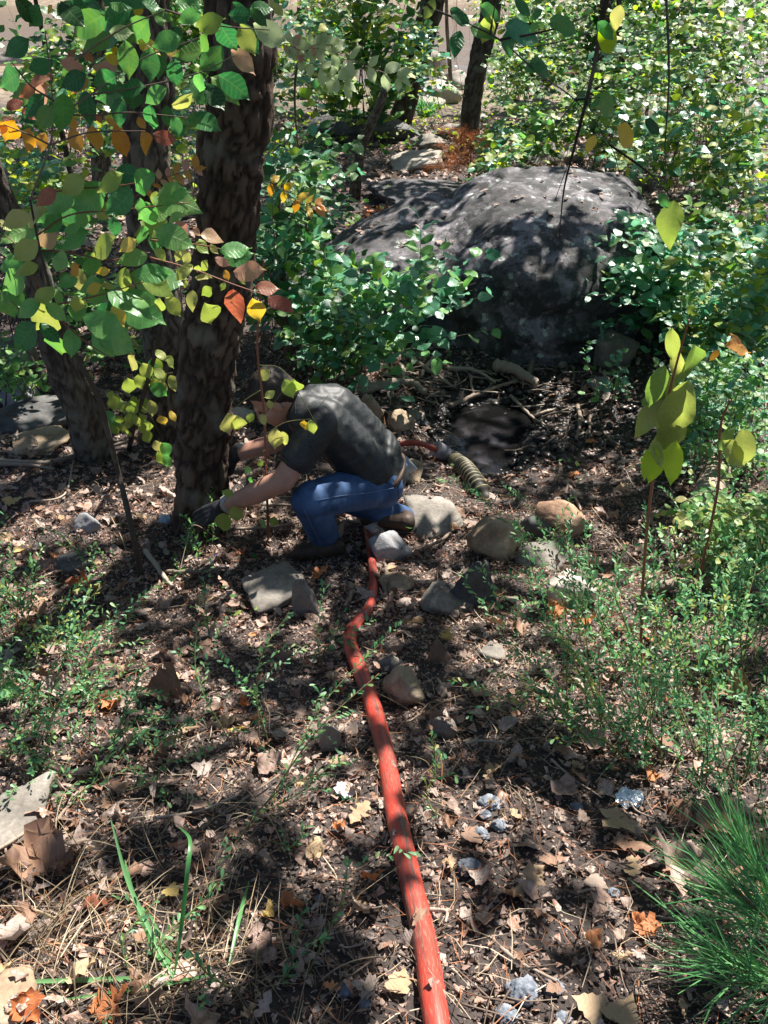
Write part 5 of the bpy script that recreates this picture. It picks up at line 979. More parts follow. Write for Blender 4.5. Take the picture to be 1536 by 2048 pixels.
BIGL = [(60, 1740, .17, 'plane', 'd_brown', 'curled'), (140, 1740, .10, 'oak', 'd_brown', 'tipped'), (1225, 1660, .12, 'maple', 'd_tan', 'flat'), (1260, 1700, .12, 'oak', 'd_brown', 'flat'), (1380, 1640, .13, 'plane', 'd_brown', 'curled'), (1450, 1680, .15, 'plane', 'd_brown', 'curled'), (1360, 1740, .16, 'plane', 'd_grey', 'curled'),
 (800, 1970, .06, 'plane', 'd_tan', 'flat'), (1170, 2020, .07, 'plane', 'd_tan', 'flat'), (1245, 2030, .08, 'plane', 'd_tan', 'flat'), (1035, 1800, .06, 'maple', 'd_tan', 'curled'), (1260, 1745, .08, 'oak', 'd_tan', 'flat'), (1520, 1720, .12, 'plane', 'd_brown', 'curled'), (170, 1960, .10, 'oak', 'd_tan', 'tipped'), (230, 2010, .09, 'maple', 'd_rust', 'curled'),
 (70, 2040, .07, 'maple', 'd_rust', 'curled'), (260, 1350, .10, 'maple', 'd_tan', 'tipped'), (330, 1395, .15, 'plane', 'd_brown', 'tipped'), (460, 1450, .09, 'oak', 'd_tan', 'curled'), (355, 1365, .06, 'plane', 'd_tan', 'flat'), (400, 1745, .07, 'oak', 'd_brown', 'curled'), (165, 1180, .12, 'plane', 'd_rust', 'tipped'), (245, 1190, .10, 'plane', 'd_brown', 'tipped'),
 (195, 1190, .10, 'maple', 'd_yellow', 'tipped'), (30, 1010, .12, 'maple', 'd_yellow', 'flat'), (50, 1105, .10, 'maple', 'd_yellow', 'flat'), (120, 1120, .10, 'maple', 'd_rust', 'curled'), (540, 1840, .05, 'oak', 'd_yellow', 'curled'), (1460, 1400, .13, 'maple', 'd_tan', 'tipped'), (1360, 1750, .1, 'maple', 'd_brown', 'flat'), (1105, 1230, .10, 'maple', 'd_rust', 'tipped'),
 (1170, 1250, .10, 'maple', 'd_rust', 'curled'), (640, 1160, .11, 'oak', 'd_rust', 'tipped'), (870, 1330, .1, 'plane', 'd_brown', 'tipped'), (700, 1590, .05, 'maple', 'd_grey', 'curled'), (720, 1635, .10, 'oak', 'd_tan', 'flat'), (1095, 1100, .07, 'oak', 'd_brown', 'curled'), (930, 425, .09, 'maple', 'd_rust', 'curled')]
CW = {'d_brown': 'brown', 'd_tan': 'tan', 'd_grey': 'grey-brown', 'd_rust': 'rust-red', 'd_yellow': 'yellow'}; SW = {'oak': 'oak', 'maple': 'maple', 'plane': 'broad sycamore'}
LMP = np.array([p_ for _, p_ in LMK]); used = []
def fallen(px, py, s, kind, pal, state):
    p = G(px, py); x, y = p[0], p[1]; used.append((x, y))
    nn = ground_normal(np.array([x]), np.array([y]))[0]; nn /= np.linalg.norm(nn)
    tl = {'flat': .12, 'curled': .3, 'tipped': .85}[state]; ax = rdir() * [1, 1, 0]; nn = nn + ax / np.linalg.norm(ax) * tl; nn /= np.linalg.norm(nn)
    a = random.uniform(0, 6.283); u = np.array([math.cos(a), math.sin(a), 0]); u -= nn * (u @ nn); u /= np.linalg.norm(u); yv = np.cross(nn, u); zs = {'flat': .35, 'curled': 1.5, 'tipped': .9}[state] * s
    s *= .84; zs *= .84; z0 = h(x, y) + .014 + s * {'flat': .05, 'curled': .06, 'tipped': .28}[state] + .008
    o = bpy.data.objects.new('fallen_leaf', leaf_me(kind, pal, random.randrange(NV[kind]))); C.objects.link(o); c_ = np.array([x, y, z0]) - u * s * .5
    o.matrix_basis = Matrix(((u[0] * s, yv[0] * s, nn[0] * zs, c_[0]), (u[1] * s, yv[1] * s, nn[1] * zs, c_[1]), (u[2] * s, yv[2] * s, nn[2] * zs, c_[2]), (0, 0, 0, 1)))
    dd = np.linalg.norm(LMP[:, :2] - [x, y], axis=1); k = int(np.argmin(dd)); q_ = LMP[k]
    side = 'beside' if dd[k] < .10 else ('beyond' if y > q_[1] + abs(x - q_[0]) else 'in front of' if y < q_[1] - abs(x - q_[0]) else 'left of' if x < q_[0] else 'right of')
    sz = 'large ' if s > .1 else 'small ' if s < .055 else ''
    o['_d'] = float(dd[k]); tag(o, f"{sz}{ {'flat': 'flat', 'curled': 'curled', 'tipped': 'tilted'}[state]} {CW[pal]} {SW[kind]} leaf {side} {LMK[k][0]}", 'fallen leaf', 'single fallen leaves on the litter')
for a in BIGL: fallen(*a)
tries = 0
while len(used) < 285 and tries < 5000:
    tries += 1; px = random.uniform(0, 1536); py = random.uniform(880, 2048)
    if 560 < px < 840 and 900 < py < 1120: continue
    if 840 < px < 1100 and py < 1000: continue
    p = G(px, py); s = random.uniform(.045, .10) if p[1] > 1.6 else random.uniform(.035, .075)
    if any((p[0] - a) ** 2 + (p[1] - b) ** 2 < .05 ** 2 for a, b in used): continue
    if py > 1700 and 560 < px < 1100 and random.random() < .5: continue
    fallen(px, py, s, random.choice(['oak', 'oak', 'oak', 'maple', 'plane']), random.choice(['d_tan', 'd_tan', 'd_brown', 'd_brown', 'd_grey', 'd_grey', 'd_rust', 'd_brown'] + (['d_yellow'] if random.random() < .3 else [])), random.choice(['flat', 'curled', 'tipped']))

# fragments lying on the rocks
from mathutils.bvhtree import BVHTree
LPr, LUr, LNr, LSr = [], [], [], []
for o, rk in ROCKO:
    me = o.data; M = o.matrix_basis; bv = BVHTree.FromPolygons([M @ v.co for v in me.vertices], [tuple(p_.vertices) for p_ in me.polygons]); bb = np.array([M @ v.co for v in me.vertices])
    lo, hi = bb.min(0), bb.max(0); big = rk == 'boulder'
    for _ in range(260 if hi[0] - lo[0] > 2 else 26 if lo[1] < 6 else 10):
        x, y = R.uniform(lo[0], hi[0]), R.uniform(lo[1], hi[1]); hit = bv.ray_cast(Vector((x, y, 5)), Vector((0, 0, -1)))
        if hit[0] is None or hit[1][2] < (.75 if not big else .86): continue
        if lo[1] < 6 and not big and R.random() > .35 + 1.2 * n2(x, y, 7, 2, 88): continue
        nn = np.array(hit[1]) + R.normal(size=3) * .3; a = R.uniform(0, 6.28); LPr.append(np.array(hit[0]) + [0, 0, .008]); LNr.append(nn); LUr.append([math.cos(a), math.sin(a), 0.05]); LSr.append(R.uniform(.012, .04) if not big else R.uniform(.03, .08))
o = cloud('leaf_crumbs', 'frag', LPr, LUr, LNr, np.array(LSr), PAL['dead'], kinds=['frag', 'oak3']); o['label'] = 'leaf fragments lying on the rocks'

# ---------------------------------------------------------------- sticks, twigs, log
def stick(pxs, wpx, label, m_=wood_m, name='stick', lift=.01, cat='stick', group=None, Yo=None, taper=.6):
    P0 = [G(a, b) for a, b in pxs]; pts = np.array(P0); d = depth(pts[0]); r = wpx / F * d / 2
    if len(pts) == 2: pts = np.array([pts[0], (pts[0] + pts[1]) / 2 + rdir() * [.02, .02, 0], pts[1]])
    z = H(pts[:, 0], pts[:, 1]); pts[:, 2] = z + r + lift + np.array([random.uniform(0, .02) for _ in pts]); c_ = catmull(pts, 18 + 6 * len(pts))
    c_[:, 2] = np.maximum(c_[:, 2], H(c_[:, 0], c_[:, 1]) + r * .5); c_ = c_ + .25 * r * np.stack([n2(c_[:, 0] * 9, c_[:, 1] * 9, 2, 2, k) for k in (1, 2, 3)], 1) * 2
    o0 = c_[0].copy(); mb = MB(); mb.tube(c_ - o0, np.linspace(r, r * taper, len(c_)) * (1 + .12 * R.normal(size=len(c_))), 8); o = mb.build(name, m_); o.location = o0; o.matrix_basis = Matrix.Translation(o0); return tag(o, label, cat, group)
ST = [([(720, 795), (770, 785), (815, 775), (850, 800)], 20, 'thick broken brown branch lying left of the pool'), ([(815, 720), (860, 752), (905, 782)], 9, 'pale straight stick in the pile by the boulder'), ([(985, 745), (1030, 760), (1075, 785)], 26, 'short split log end with pale bark under the boulder'), ([(900, 820), (960, 795), (1030, 770)], 11, 'long curved stick crossing the dark pile'),
 ([(895, 745), (950, 752), (990, 775)], 10, 'tan stick behind the curved one'), ([(985, 695), (1005, 725), (1025, 742)], 7, 'thin stick leaning against the wet boulder'), ([(870, 720), (850, 745), (842, 760)], 9, 'short stump of a stick by the shrub'), ([(800, 735), (806, 770)], 8, 'upright reddish stub in the pile'), ([(765, 755), (820, 752)], 7, 'pale short stick at the pile edge'),
 ([(1153, 818), (1158, 850), (1152, 890)], 9, 'pale pinkish bare stick right of the pool'), ([(1180, 835), (1178, 880)], 6, 'thin pale root beside the pinkish stick'), ([(1060, 840), (1110, 825)], 8, 'brown stick over the mud'), ([(1020, 800), (1060, 840), (1090, 860)], 7, 'dark stick across the mud'), ([(940, 760), (950, 800)], 6, 'short dark stick in the pile middle'),
 ([(1065, 725), (1055, 765)], 12, 'broken upright piece of wood at the boulder foot'), ([(780, 745), (840, 790), (900, 800)], 6, 'bent grey twig in the stick pile'), ([(1130, 970), (1160, 1030)], 7, 'thin pale stick poking past the orange rock'), ([(1160, 1222), (1180, 1200), (1205, 1170)], 15, 'white weathered stick leaning by the cream rock'), ([(1205, 870), (1245, 905)], 6, 'crooked pale twig in the shade'),
 ([(845, 1105), (885, 1090), (900, 1075)], 8, 'forked pale twig left of the lumpy tan rock'), ([(930, 1100), (970, 1055)], 3, 'thin straight twig against the lumpy rock'), ([(1290, 1192), (1390, 1185), (1536, 1195)], 26, 'long dead branch lying at the right under green plants'), ([(1270, 950), (1340, 945), (1400, 930)], 16, 'brown branch by the pool bank stalks'), ([(1370, 940), (1440, 965), (1500, 985)], 10, 'bark-covered branch beyond the log'),
 ([(0, 930), (100, 935), (200, 905), (270, 893)], 11, 'long grey branch lying behind the thin sapling'), ([(0, 935), (60, 940), (110, 945)], 9, 'second grey branch under the long one at left'), ([(60, 1010), (130, 1000), (150, 930)], 5, 'bent pale twig near the bluish stone'), ([(330, 1150), (400, 1155), (460, 1145)], 8, 'curved tan stick below the hand'), ([(295, 1115), (325, 1155), (345, 1180)], 11, 'short grey stick stub at the sapling foot'),
 ([(470, 1065), (540, 1065), (600, 1055)], 7, 'pale stick across the ground under the arms'), ([(500, 1020), (560, 1020), (610, 1022)], 7, 'brown branch under the forearms'), ([(768, 1140), (778, 1180), (780, 1205)], 8, 'short tan stick right of the thin hose'), ([(700, 1180), (690, 1225)], 10, 'chunk of pale wood left of the hose bend'), ([(0, 1715), (110, 1640), (160, 1590)], 8, 'grey forked stick on the broad rock'), ([(90, 1700), (130, 1640), (170, 1585)], 9, 'pale grey twig over the broad rock edge'),
 ([(310, 1650), (400, 1635), (480, 1600)], 6, 'dark thin twig behind the tall grass blades'), ([(1000, 1905), (1040, 1935), (1110, 1975)], 9, 'pale frayed strip of straw on black soil'), ([(1255, 1620), (1310, 1648)], 5, 'pale twig under the crumpled foil'), ([(1100, 1530), (1200, 1610)], 5, 'grey twig on the soil left of the foil'), ([(930, 1500), (1010, 1500)], 6, 'dark twig among dry wisps'), ([(1150, 1800), (1195, 1805)], 6, 'small pale curved twig on black soil'),
 ([(860, 1830), (890, 1860)], 8, 'curled strip of bark touching the hose'), ([(560, 1560), (500, 1600), (440, 1640)], 4, 'thin brown twig in the sunlit litter'), ([(680, 1900), (760, 1890)], 4, 'fine twig left of the bottom hose'), ([(1450, 1290), (1536, 1275)], 6, 'thin stick at the edge above a tilted leaf'), ([(1000, 2000), (1110, 2010)], 4, 'fine pale twig near the corner ash')]
for a in ST: stick(a[0], a[1], a[2])
mb = MB()
for k in range(150):
    px = random.uniform(740, 1180); py = random.uniform(735, 905) if random.random() < .7 else random.uniform(735, 800)
    if 880 < px < 1060 and 810 < py < 980 and random.random() < .75: continue
    p = G(px, py); a = random.uniform(0, 6.28); L = random.uniform(.05, .28); q_ = p + [math.cos(a) * L, math.sin(a) * L * .6, 0]; m_ = (p + q_) / 2 + rdir() * .015; pts = np.array([p, m_, q_]); pts[:, 2] = H(pts[:, 0], pts[:, 1]) + R.uniform(.01, .06, 3); mb.tube(pts, [random.uniform(.002, .008), .002], 5, 8)
o = mb.build('brushwood', wood_m); o['kind'] = 'stuff'; o['label'] = 'tangle of small dead twigs round the pool'
mb = MB()
for k in range(420):
    p = G(random.uniform(-50, 1600), random.uniform(860, 2100)); a = random.uniform(0, 6.28); L = random.uniform(.04, .2); q_ = p + [math.cos(a) * L, math.sin(a) * L, 0]; m_ = (p + q_) / 2 + rdir() * .012; pts = np.array([p, m_, q_]); pts[:, 2] = H(pts[:, 0], pts[:, 1]) + R.uniform(.01, .03, 3); mb.tube(pts, [random.uniform(.0008, .003), .0008], 4, 7)
o = mb.build('twiglets', twig_m); o['kind'] = 'stuff'; o['label'] = 'fine broken twigs scattered through the litter'
# long arching dry stalks
def stalk(pxs, Ys, r, label, m_=stem_m): 
    pts = [P(a, b, y) if y else G(a, b) for (a, b), y in zip(pxs, Ys)]; o0 = pts[0].copy(); mb = MB(); mb.tube([p_ - o0 for p_ in pts], [r, r * .5], 6, 60); o = mb.build('dry_stalk', m_); o.matrix_basis = Matrix.Translation(o0); tag(o, label, 'stalk', 'dry stalks')
straw_m = simple('straw_stalk', [(.25, .17, .11), (.38, .29, .19)], tinted=True, bmp=0)
stalk([(1, 1716), (150, 1655), (330, 1635), (480, 1590), (620, 1540), (760, 1450), (890, 1365)], [0, 1.35, 1.48, 1.55, 1.6, 1.68, 1.75], .0022, 'very long thin dry stalk arching across to the red hose', straw_m)
stalk([(75, 1830), (160, 1870), (300, 1935), (420, 2000)], [0, 1.0, .95, 0], .0022, 'dry straw stalk slanting over the corner leaves', straw_m)
stalk([(220, 1760), (260, 1830), (300, 1890), (340, 1960)], [1.35, 1.3, 1.2, 0], .0024, 'short whitish stalk leaning through the green blades', simple('white_stalk', [(.6, .52, .46), (.66, .6, .54)], bmp=0))
stalk([(1180, 1010), (1260, 1110), (1360, 1180)], [0, 2.5, 0], .0025, 'thin grey stalk slanting over the right bank', straw_m)
stalk([(215, 1020), (245, 1080), (262, 1140)], [0, 2.75, 0], .0025, 'pale bent stalk against the leaning sapling', straw_m)
stalk([(355, 1160), (375, 1080), (390, 1050), (440, 1080), (463, 1090)], [0, 2.7, 2.7, 2.75, 0], .002, 'wiry stalk looping in front of the glove', straw_m)
# log
p = G(1405, 1030); e = G(1430, 955); V, q, t_ = tube([[0, 0, 0], (e - p) * .5, e - p], [.085, .08, .07], 20, 40); 
V = V + .012 * fbm(V * 14, 3, 5)[:, None] + .006 * fbm(V * [60, 20, 60], 3, 6)[:, None]
log_m = simple('log_wood', [(.16, .12, .09), (.30, .24, .18), (.42, .36, .28)], scale=12, dist=.01, bmp=.8)
o = link('log', np_mesh('log', V, [q, t_], log_m)); o.matrix_basis = Matrix.Translation(p + [0, 0, .05]); tag(o, 'short weathered tan log standing out among green leaves at the right', 'log')

# ---------------------------------------------------------------- debris
ash = simple('grey_ash', [(.07, .08, .10), (.16, .18, .21), (.30, .32, .36)], scale=60, dist=.004, bmp=1.)
def lump(px, py, w, hh, label, m_, name, cat, sd, group=None):
    p = G(px, py); d = depth(p); s = np.array([w, w * .8, hh * .7]) / F * d * .5; D, Fc = ICO[4]
    V = D * s * (1 + .45 * fbm(D * 2.4 + sd, 5, sd, .7) + .3 * fbm(D * 9, 4, sd, .7))[:, None]; o = link(name, np_mesh(name, V, Fc, m_)); o.matrix_basis = Matrix.Translation(p + [0, 0, s[2] * .5 + .006]); return tag(o, label, cat, group)
for k, a in enumerate([(978, 1612, 44, 30, 'bluish-grey ash lump topmost in the sunlit patch'), (968, 1634, 26, 20, 'small grey ash lump below the topmost one'), (998, 1656, 32, 26, 'round grey ash lump near the twig'), (960, 1676, 34, 34, 'ash lump at the lower edge of the sunlit patch'), (1034, 1632, 20, 18, 'small bluish ash lump apart from the others'), (940, 1740, 46, 34, 'shaded ash lump below the sunlit patch'), (1152, 1618, 24, 20, 'dull blue ash lump near the foil'),
    (1042, 1990, 62, 62, 'large blue-grey ash lump near the bottom edge'), (1012, 2036, 44, 40, 'ash lump at the bottom edge of the picture'), (1104, 1980, 40, 26, 'flat ash lump right of the large one'), (1225, 1790, 24, 20, 'ash lump among the brown leaves'), (690, 1985, 34, 30, 'bluish lump left of the hose bottom'), (730, 2010, 24, 22, 'small bluish lump against the hose bottom'), (640, 1800, 16, 14, 'tiny blue pebble-like ash in the crumbs'), (1125, 2040, 30, 18, 'ash crumb at the very bottom')]): lump(*a, ash, 'ash_lump', 'ash', 50 + k, 'grey ash lumps on the soil')
blue = simple('blue_scrap', [(.25, .38, .50), (.45, .58, .66)], rough=.5, bmp=.3)
lump(332, 1046, 24, 30, 'crumpled pale blue scrap left of the glove', blue, 'blue_scrap', 'litter scrap', 71); lump(842, 848, 18, 12, 'small blue-white scrap by the brown square rock', blue, 'blue_scrap', 'litter scrap', 72)
def sheet(px, py, w, hh, label, m_, name, cat, sd, amp=.25, thick=.0012, tilt=(0, 0, 0), lift=.02):
    p = G(px, py); d = depth(p); sx, sy = w / F * d / 2, hh / F * d / 2 / .7; g = np.linspace(-1, 1, 16); A, B_ = np.meshgrid(g, g)
    edge = 1 + .18 * n2(A * 3 + sd, B_ * 3, 1, 2, sd); z = amp * sx * (np.abs(n2(A + sd, B_, 1.6, 3, sd)) * 1.6)
    V = np.stack([A * np.sqrt(1 - B_ ** 2 * .45) * sx * edge, B_ * np.sqrt(1 - A ** 2 * .45) * sy * edge * (1 + .3 * n2(A, B_ * 0, 2.5, 2, sd + 1)), z], -1).reshape(-1, 3); i, j = np.meshgrid(np.arange(15), np.arange(15), indexing='ij'); q = i * 16 + j; Fq = np.stack([q, q + 1, q + 17, q + 16], -1).reshape(-1, 4)
    V2 = V - [0, 0, thick]; me = np_mesh(name, np.vstack([V, V2]), np.vstack([Fq, Fq[:, ::-1] + 256]), m_, False); o = link(name, me); o.matrix_basis = Matrix.Translation(p + [0, 0, lift]) @ Matrix(np.array(eu(*tilt)).tolist()).to_4x4(); return tag(o, label, cat)
sheet(1256, 1606, 54, 28, 'crumpled silvery foil wrapper on brown leaves', simple('foil', [(.62, .70, .76), (.82, .88, .92)], rough=.28, metal=.75, scale=50), 'foil_wrapper', 'foil', 3, .5, tilt=(12, -8, -10))
sheet(690, 1590, 42, 26, 'white curled scrap of paper left of the hose', simple('paper_scrap', [(.6, .55, .55), (.7, .66, .66)]), 'paper_scrap', 'paper', 5, .5, tilt=(-10, 20, 20))
sheet(345, 1490, 24, 24, 'pale bleached leaf scrap lit left of the straw patch', simple('bleached_scrap', [(.36, .36, .3), (.5, .5, .42)]), 'paper_scrap', 'paper', 9, .4, tilt=(10, 10, 0))
p = G(822, 985); d = depth(p); plast = simple('pale_plastic', [(.36, .42, .46), (.42, .48, .52)], rough=.35, bmp=0, spec=.5)
V, q, t_ = tube([[-.055, .0, .02], [-.015, .03, .05], [.03, .05, .085]], [.012, .036, .05], 20, 14, cap=False)
o = link('plastic_funnel', np_mesh('plastic_funnel', V, q, plast)); md = o.modifiers.new('s', 'SOLIDIFY'); md.thickness = .003; o.matrix_basis = Matrix.Translation(P(812, 972, 3.5)); o.location[2] = h(o.location[0], o.location[1]) + .03; tag(o, 'pale bluish plastic cone piece lying behind the seat of the jeans', 'plastic piece')
t = thing('violet_flower', 'tiny violet flower low in front of the near glove', 'flower', G(436, 1116)); vp = simple('violet_petal', [(.30, .18, .6), (.4, .25, .7)], bmp=0)
mb = MB(); b = G(436, 1125); mb.tube([b, b + [0, 0, .03], b + [0, -.005, .05]], [.001, .001], 4, 6); mb.build('stem', stem_m, t)
V, Fc, uv = shape('small', 1); V6 = np.concatenate([(V * .009) @ np.array(eu(-20, 0, a)).T + b + [0, -.005, .05] for a in range(0, 360, 60)]); link('petals', np_mesh('petals', V6, np.concatenate([Fc + k * len(V) for k in range(6)]), vp), t)

# ---------------------------------------------------------------- the hoses
m, n, bs, out = mat('red_hose_rubber'); at_ = nd(n, 'Attribute', attribute_name='luv'); mp = nd(n, 'Mapping'); mp.inputs['Scale'].default_value = (2.2, 2.4, 1); n.links.new(at_.outputs['Vector'], mp.inputs[0])
no = nd(n, 'TexNoise', Scale=1.6, Detail=7.0, Roughness=.7); n.links.new(mp.outputs[0], no.inputs['Vector']); mp2 = nd(n, 'Mapping'); mp2.inputs['Scale'].default_value = (14, 9, 1); n.links.new(at_.outputs['Vector'], mp2.inputs[0]); no2 = nd(n, 'TexNoise', Scale=3., Detail=6.); n.links.new(mp2.outputs[0], no2.inputs['Vector'])
c = mixc(n, ramp(n, [(.47, (0, 0, 0)), (.58, (1, 1, 1))], no.outputs[0]).outputs[0], (.46, .045, .028), (.12, .055, .045)); c = mixc(n, ramp(n, [(.52, (0, 0, 0)), (.64, (.8, .8, .8))], no2.outputs[0]).outputs[0], c, (.30, .13, .09))
n.links.new(c, bs.inputs['Base Color']); bs.inputs['Roughness'].default_value = .42; bump(n, no2.outputs[0], .0012, .4, bs); red = m
HP = [(900, 2260, 60), (880, 2100, 58), (866, 2000, 56), (848, 1880, 53), (818, 1750, 49), (790, 1620, 44), (768, 1500, 40), (742, 1400, 37), (720, 1340, 35), (706, 1308, 33), (699, 1284, 30), (701, 1264, 28), (711, 1247, 26), (726, 1231, 24), (738, 1214, 22), (744, 1194, 21), (746, 1150, 19), (739, 1090, 17), (731, 1040, 15), (730, 1000, 14), (748, 950, 13), (775, 905, 12.5)]
pts = []; rr = []
for px, py, w in HP:
    p = G(px, py); r = .90 * w / F * depth(p) / 2; p = G(px, py, r * .8); pts.append(p); rr.append(r)
pts = np.array(pts); e0 = G(872, 898, .07); 
pts = np.vstack([pts, G(800, 889, .05), G(838, 886, .09), e0]); rr += [.0175, .0175, .0175]
N_ = 420; c_ = catmull(pts, N_)
for _ in range(14): c_[1:-1] = (c_[:-2] + c_[1:-1] * 2 + c_[2:]) / 4
r_ = np.interp(np.linspace(0, 1, N_), np.linspace(0, 1, len(rr)), rr)
L = np.concatenate([[0], np.cumsum(np.linalg.norm(np.diff(c_, axis=0), axis=1))]); V, q, t_ = tube(c_, r_ * (1 + .03 * np.interp(L, L, vnoise(np.stack([L * 9, L * 0, L * 0], -1)))), 20)
ang = np.arange(20) / 20 * 2; luv = np.stack([np.repeat(L, 20), np.tile(np.minimum(ang, 2 - ang), N_), np.zeros(N_ * 20)], -1); luv = np.vstack([luv, luv[:1], luv[-1:]])
t = thing('red_hose', 'scuffed red rubber hose running from the bottom edge past the person to the pool', 'hose', pts[2]); link('hose_tube', np_mesh('hose_tube', V, [q, t_], red, True, {'luv': luv}), t)
# raised lengthwise seam
T, N, B = frames(c_); mb = MB(); mb.tube(c_ + N * (r_ * .98)[:, None], [.0022, .0015], 5); link('seam', mb.mesh('seam', red), t)
cpl = simple('grey_plastic_cuff', [(.16, .15, .17), (.24, .23, .26)], rough=.45, scale=30, bmp=.1)
tc_ = thing('suction_hose', 'ribbed black and yellow suction hose with grey cuff dipping into the pool', 'suction hose', e0)
ax0 = e0; ax1 = G(907, 918, .055)
V, q, t_ = tube([ax0, ax0 + (ax1 - ax0) * .02, ax0 + (ax1 - ax0) * .5, ax0 + (ax1 - ax0) * .52, ax1], [.046, .052, .052, .048, .047], 28); link('cuff', np_mesh('cuff', V, [q, t_], cpl), tc_)
hp = [ax1, G(932, 938, .05), G(952, 966, .04), G(968, 994, .0), G(978, 1012, -.08)]; hp[-1][2] -= .05
c2 = catmull(hp, 260); L2 = np.concatenate([[0], np.cumsum(np.linalg.norm(np.diff(c2, axis=0), axis=1))]); ph = L2 / L2[-1] * 21; r2 = .043 + .0055 * np.sin(ph * 2 * math.pi)
V, q, t_ = tube(c2, r2, 28); hm = simple('black_hose_wall', [(.03, .028, .022), (.05, .046, .035)], rough=.5); link('corrugated_hose', np_mesh('corrugated_hose', V, [q, t_], hm), tc_)
ym = simple('yellow_hose_rib', [(.17, .15, .085), (.26, .23, .14)], rough=.45, bmp=.1)
T2, N2_, B2 = frames(c2)
for k in range(21):
    i = int(np.argmin(np.abs(ph - (k + .25)))); a = np.linspace(0, 2 * math.pi, 29)[:-1]; ring = c2[i] + (np.cos(a)[:, None] * N2_[i] + np.sin(a)[:, None] * B2[i]) * .0465
    ring = np.vstack([ring, ring[:1]]); V, q, t_ = tube(ring, [.0052], 6, cap=False); link('rib', np_mesh('rib', V, q, ym), tc_)

# ---------------------------------------------------------------- the person
skin = simple('skin', [(.34, .17, .12), (.42, .23, .17)], rough=.5, scale=25, bmp=.1, spec=.4)
shirt_m, n, bs, out = mat('dark_heather_shirt'); tc = nd(n, 'TexCoord'); mp = nd(n, 'Mapping'); mp.inputs['Rotation'].default_value = (0, rad(45), 0); mp.inputs['Scale'].default_value = (1, 1, 9); n.links.new(tc.outputs['Object'], mp.inputs[0])
no = nd(n, 'TexNoise', Scale=60., Detail=4.); n.links.new(mp.outputs[0], no.inputs['Vector']); c = ramp(n, [(.40, (.006, .007, .008)), (.64, (.030, .034, .036))], no.outputs[0]).outputs[0]; n.links.new(c, bs.inputs['Base Color']); bs.inputs['Roughness'].default_value = .55; bs.inputs['Specular IOR Level'].default_value = .45; bump(n, no.outputs[0], .001, .3, bs)
jeans_m, n, bs, out = mat('blue_denim'); tc = nd(n, 'TexCoord'); no = nd(n, 'TexNoise', Scale=9., Detail=5.); nb = nd(n, 'TexNoise', Scale=400., Detail=2.); n.links.new(tc.outputs['Object'], no.inputs['Vector']); n.links.new(tc.outputs['Object'], nb.inputs['Vector'])
c = ramp(n, [(.35, (.014, .036, .095)), (.5, (.028, .075, .18)), (.68, (.075, .145, .29))], mathn(n, 'ADD', mathn(n, 'MULTIPLY', no.outputs[0], .7), mathn(n, 'MULTIPLY', nb.outputs[0], .3))).outputs[0]; n.links.new(c, bs.inputs['Base Color']); bs.inputs['Roughness'].default_value = .8; bump(n, nb.outputs[0], .0008, .4, bs)
boot_m = simple('brown_boot_leather', [(.035, .022, .016), (.075, .05, .035)], rough=.6, dist=.002); sole_m = simple('boot_sole', [(.02, .018, .016), (.05, .045, .04)], rough=.8)
glove_m = simple('black_glove', [(.012, .012, .014), (.03, .03, .034)], rough=.6, scale=50); cuff_m = simple('grey_glove_cuff', [(.30, .29, .26), (.40, .38, .34)], rough=.8, scale=80)
hair_m = simple('dark_hair', [(.014, .010, .008), (.04, .03, .024)], rough=.45, scale=90, dist=.003, bmp=1.)
belt_m = simple('leather_belt', [(.05, .03, .02), (.08, .05, .035)], rough=.5)
body = thing('person', 'person in dark T-shirt, blue jeans and black gloves crouching to reach the pine base', 'person', G(680, 1090)); 
nS, fS = P(640, 848, 2.80), P(615, 822, 3.12); nE, fE = P(566, 962, 2.68), P(545, 888, 3.14); nW, fW = P(446, 1014, 2.76), P(472, 909, 3.10)
hipN, hipF = P(757, 966, 2.98), P(755, 956, 3.16); kN, kF = P(622, 1001, 2.70), P(672, 990, 3.08); aN = P(655, 1092, 2.88); aF = P(806, 1036, 3.10)
w0, w1, w2, w3 = P(744, 925, 3.02), P(700, 872, 3.0), P(655, 832, 2.97), P(627, 822, 2.96)
c0 = P(547, 795, 2.93); f_ = np.array([-.76, -.16, -.63]); f_ /= np.linalg.norm(f_); u_ = np.array([-.62, .0, .78]); u_ -= f_ * (u_ @ f_); u_ /= np.linalg.norm(u_); s_ = np.cross(f_, u_)
HR = Matrix((( f_[0], s_[0], u_[0]), (f_[1], s_[1], u_[1]), (f_[2], s_[2], u_[2])))
hd = lambda a, b, c: c0 + f_ * a + s_ * b + u_ * c
off = np.array([0.02, .055, 0])
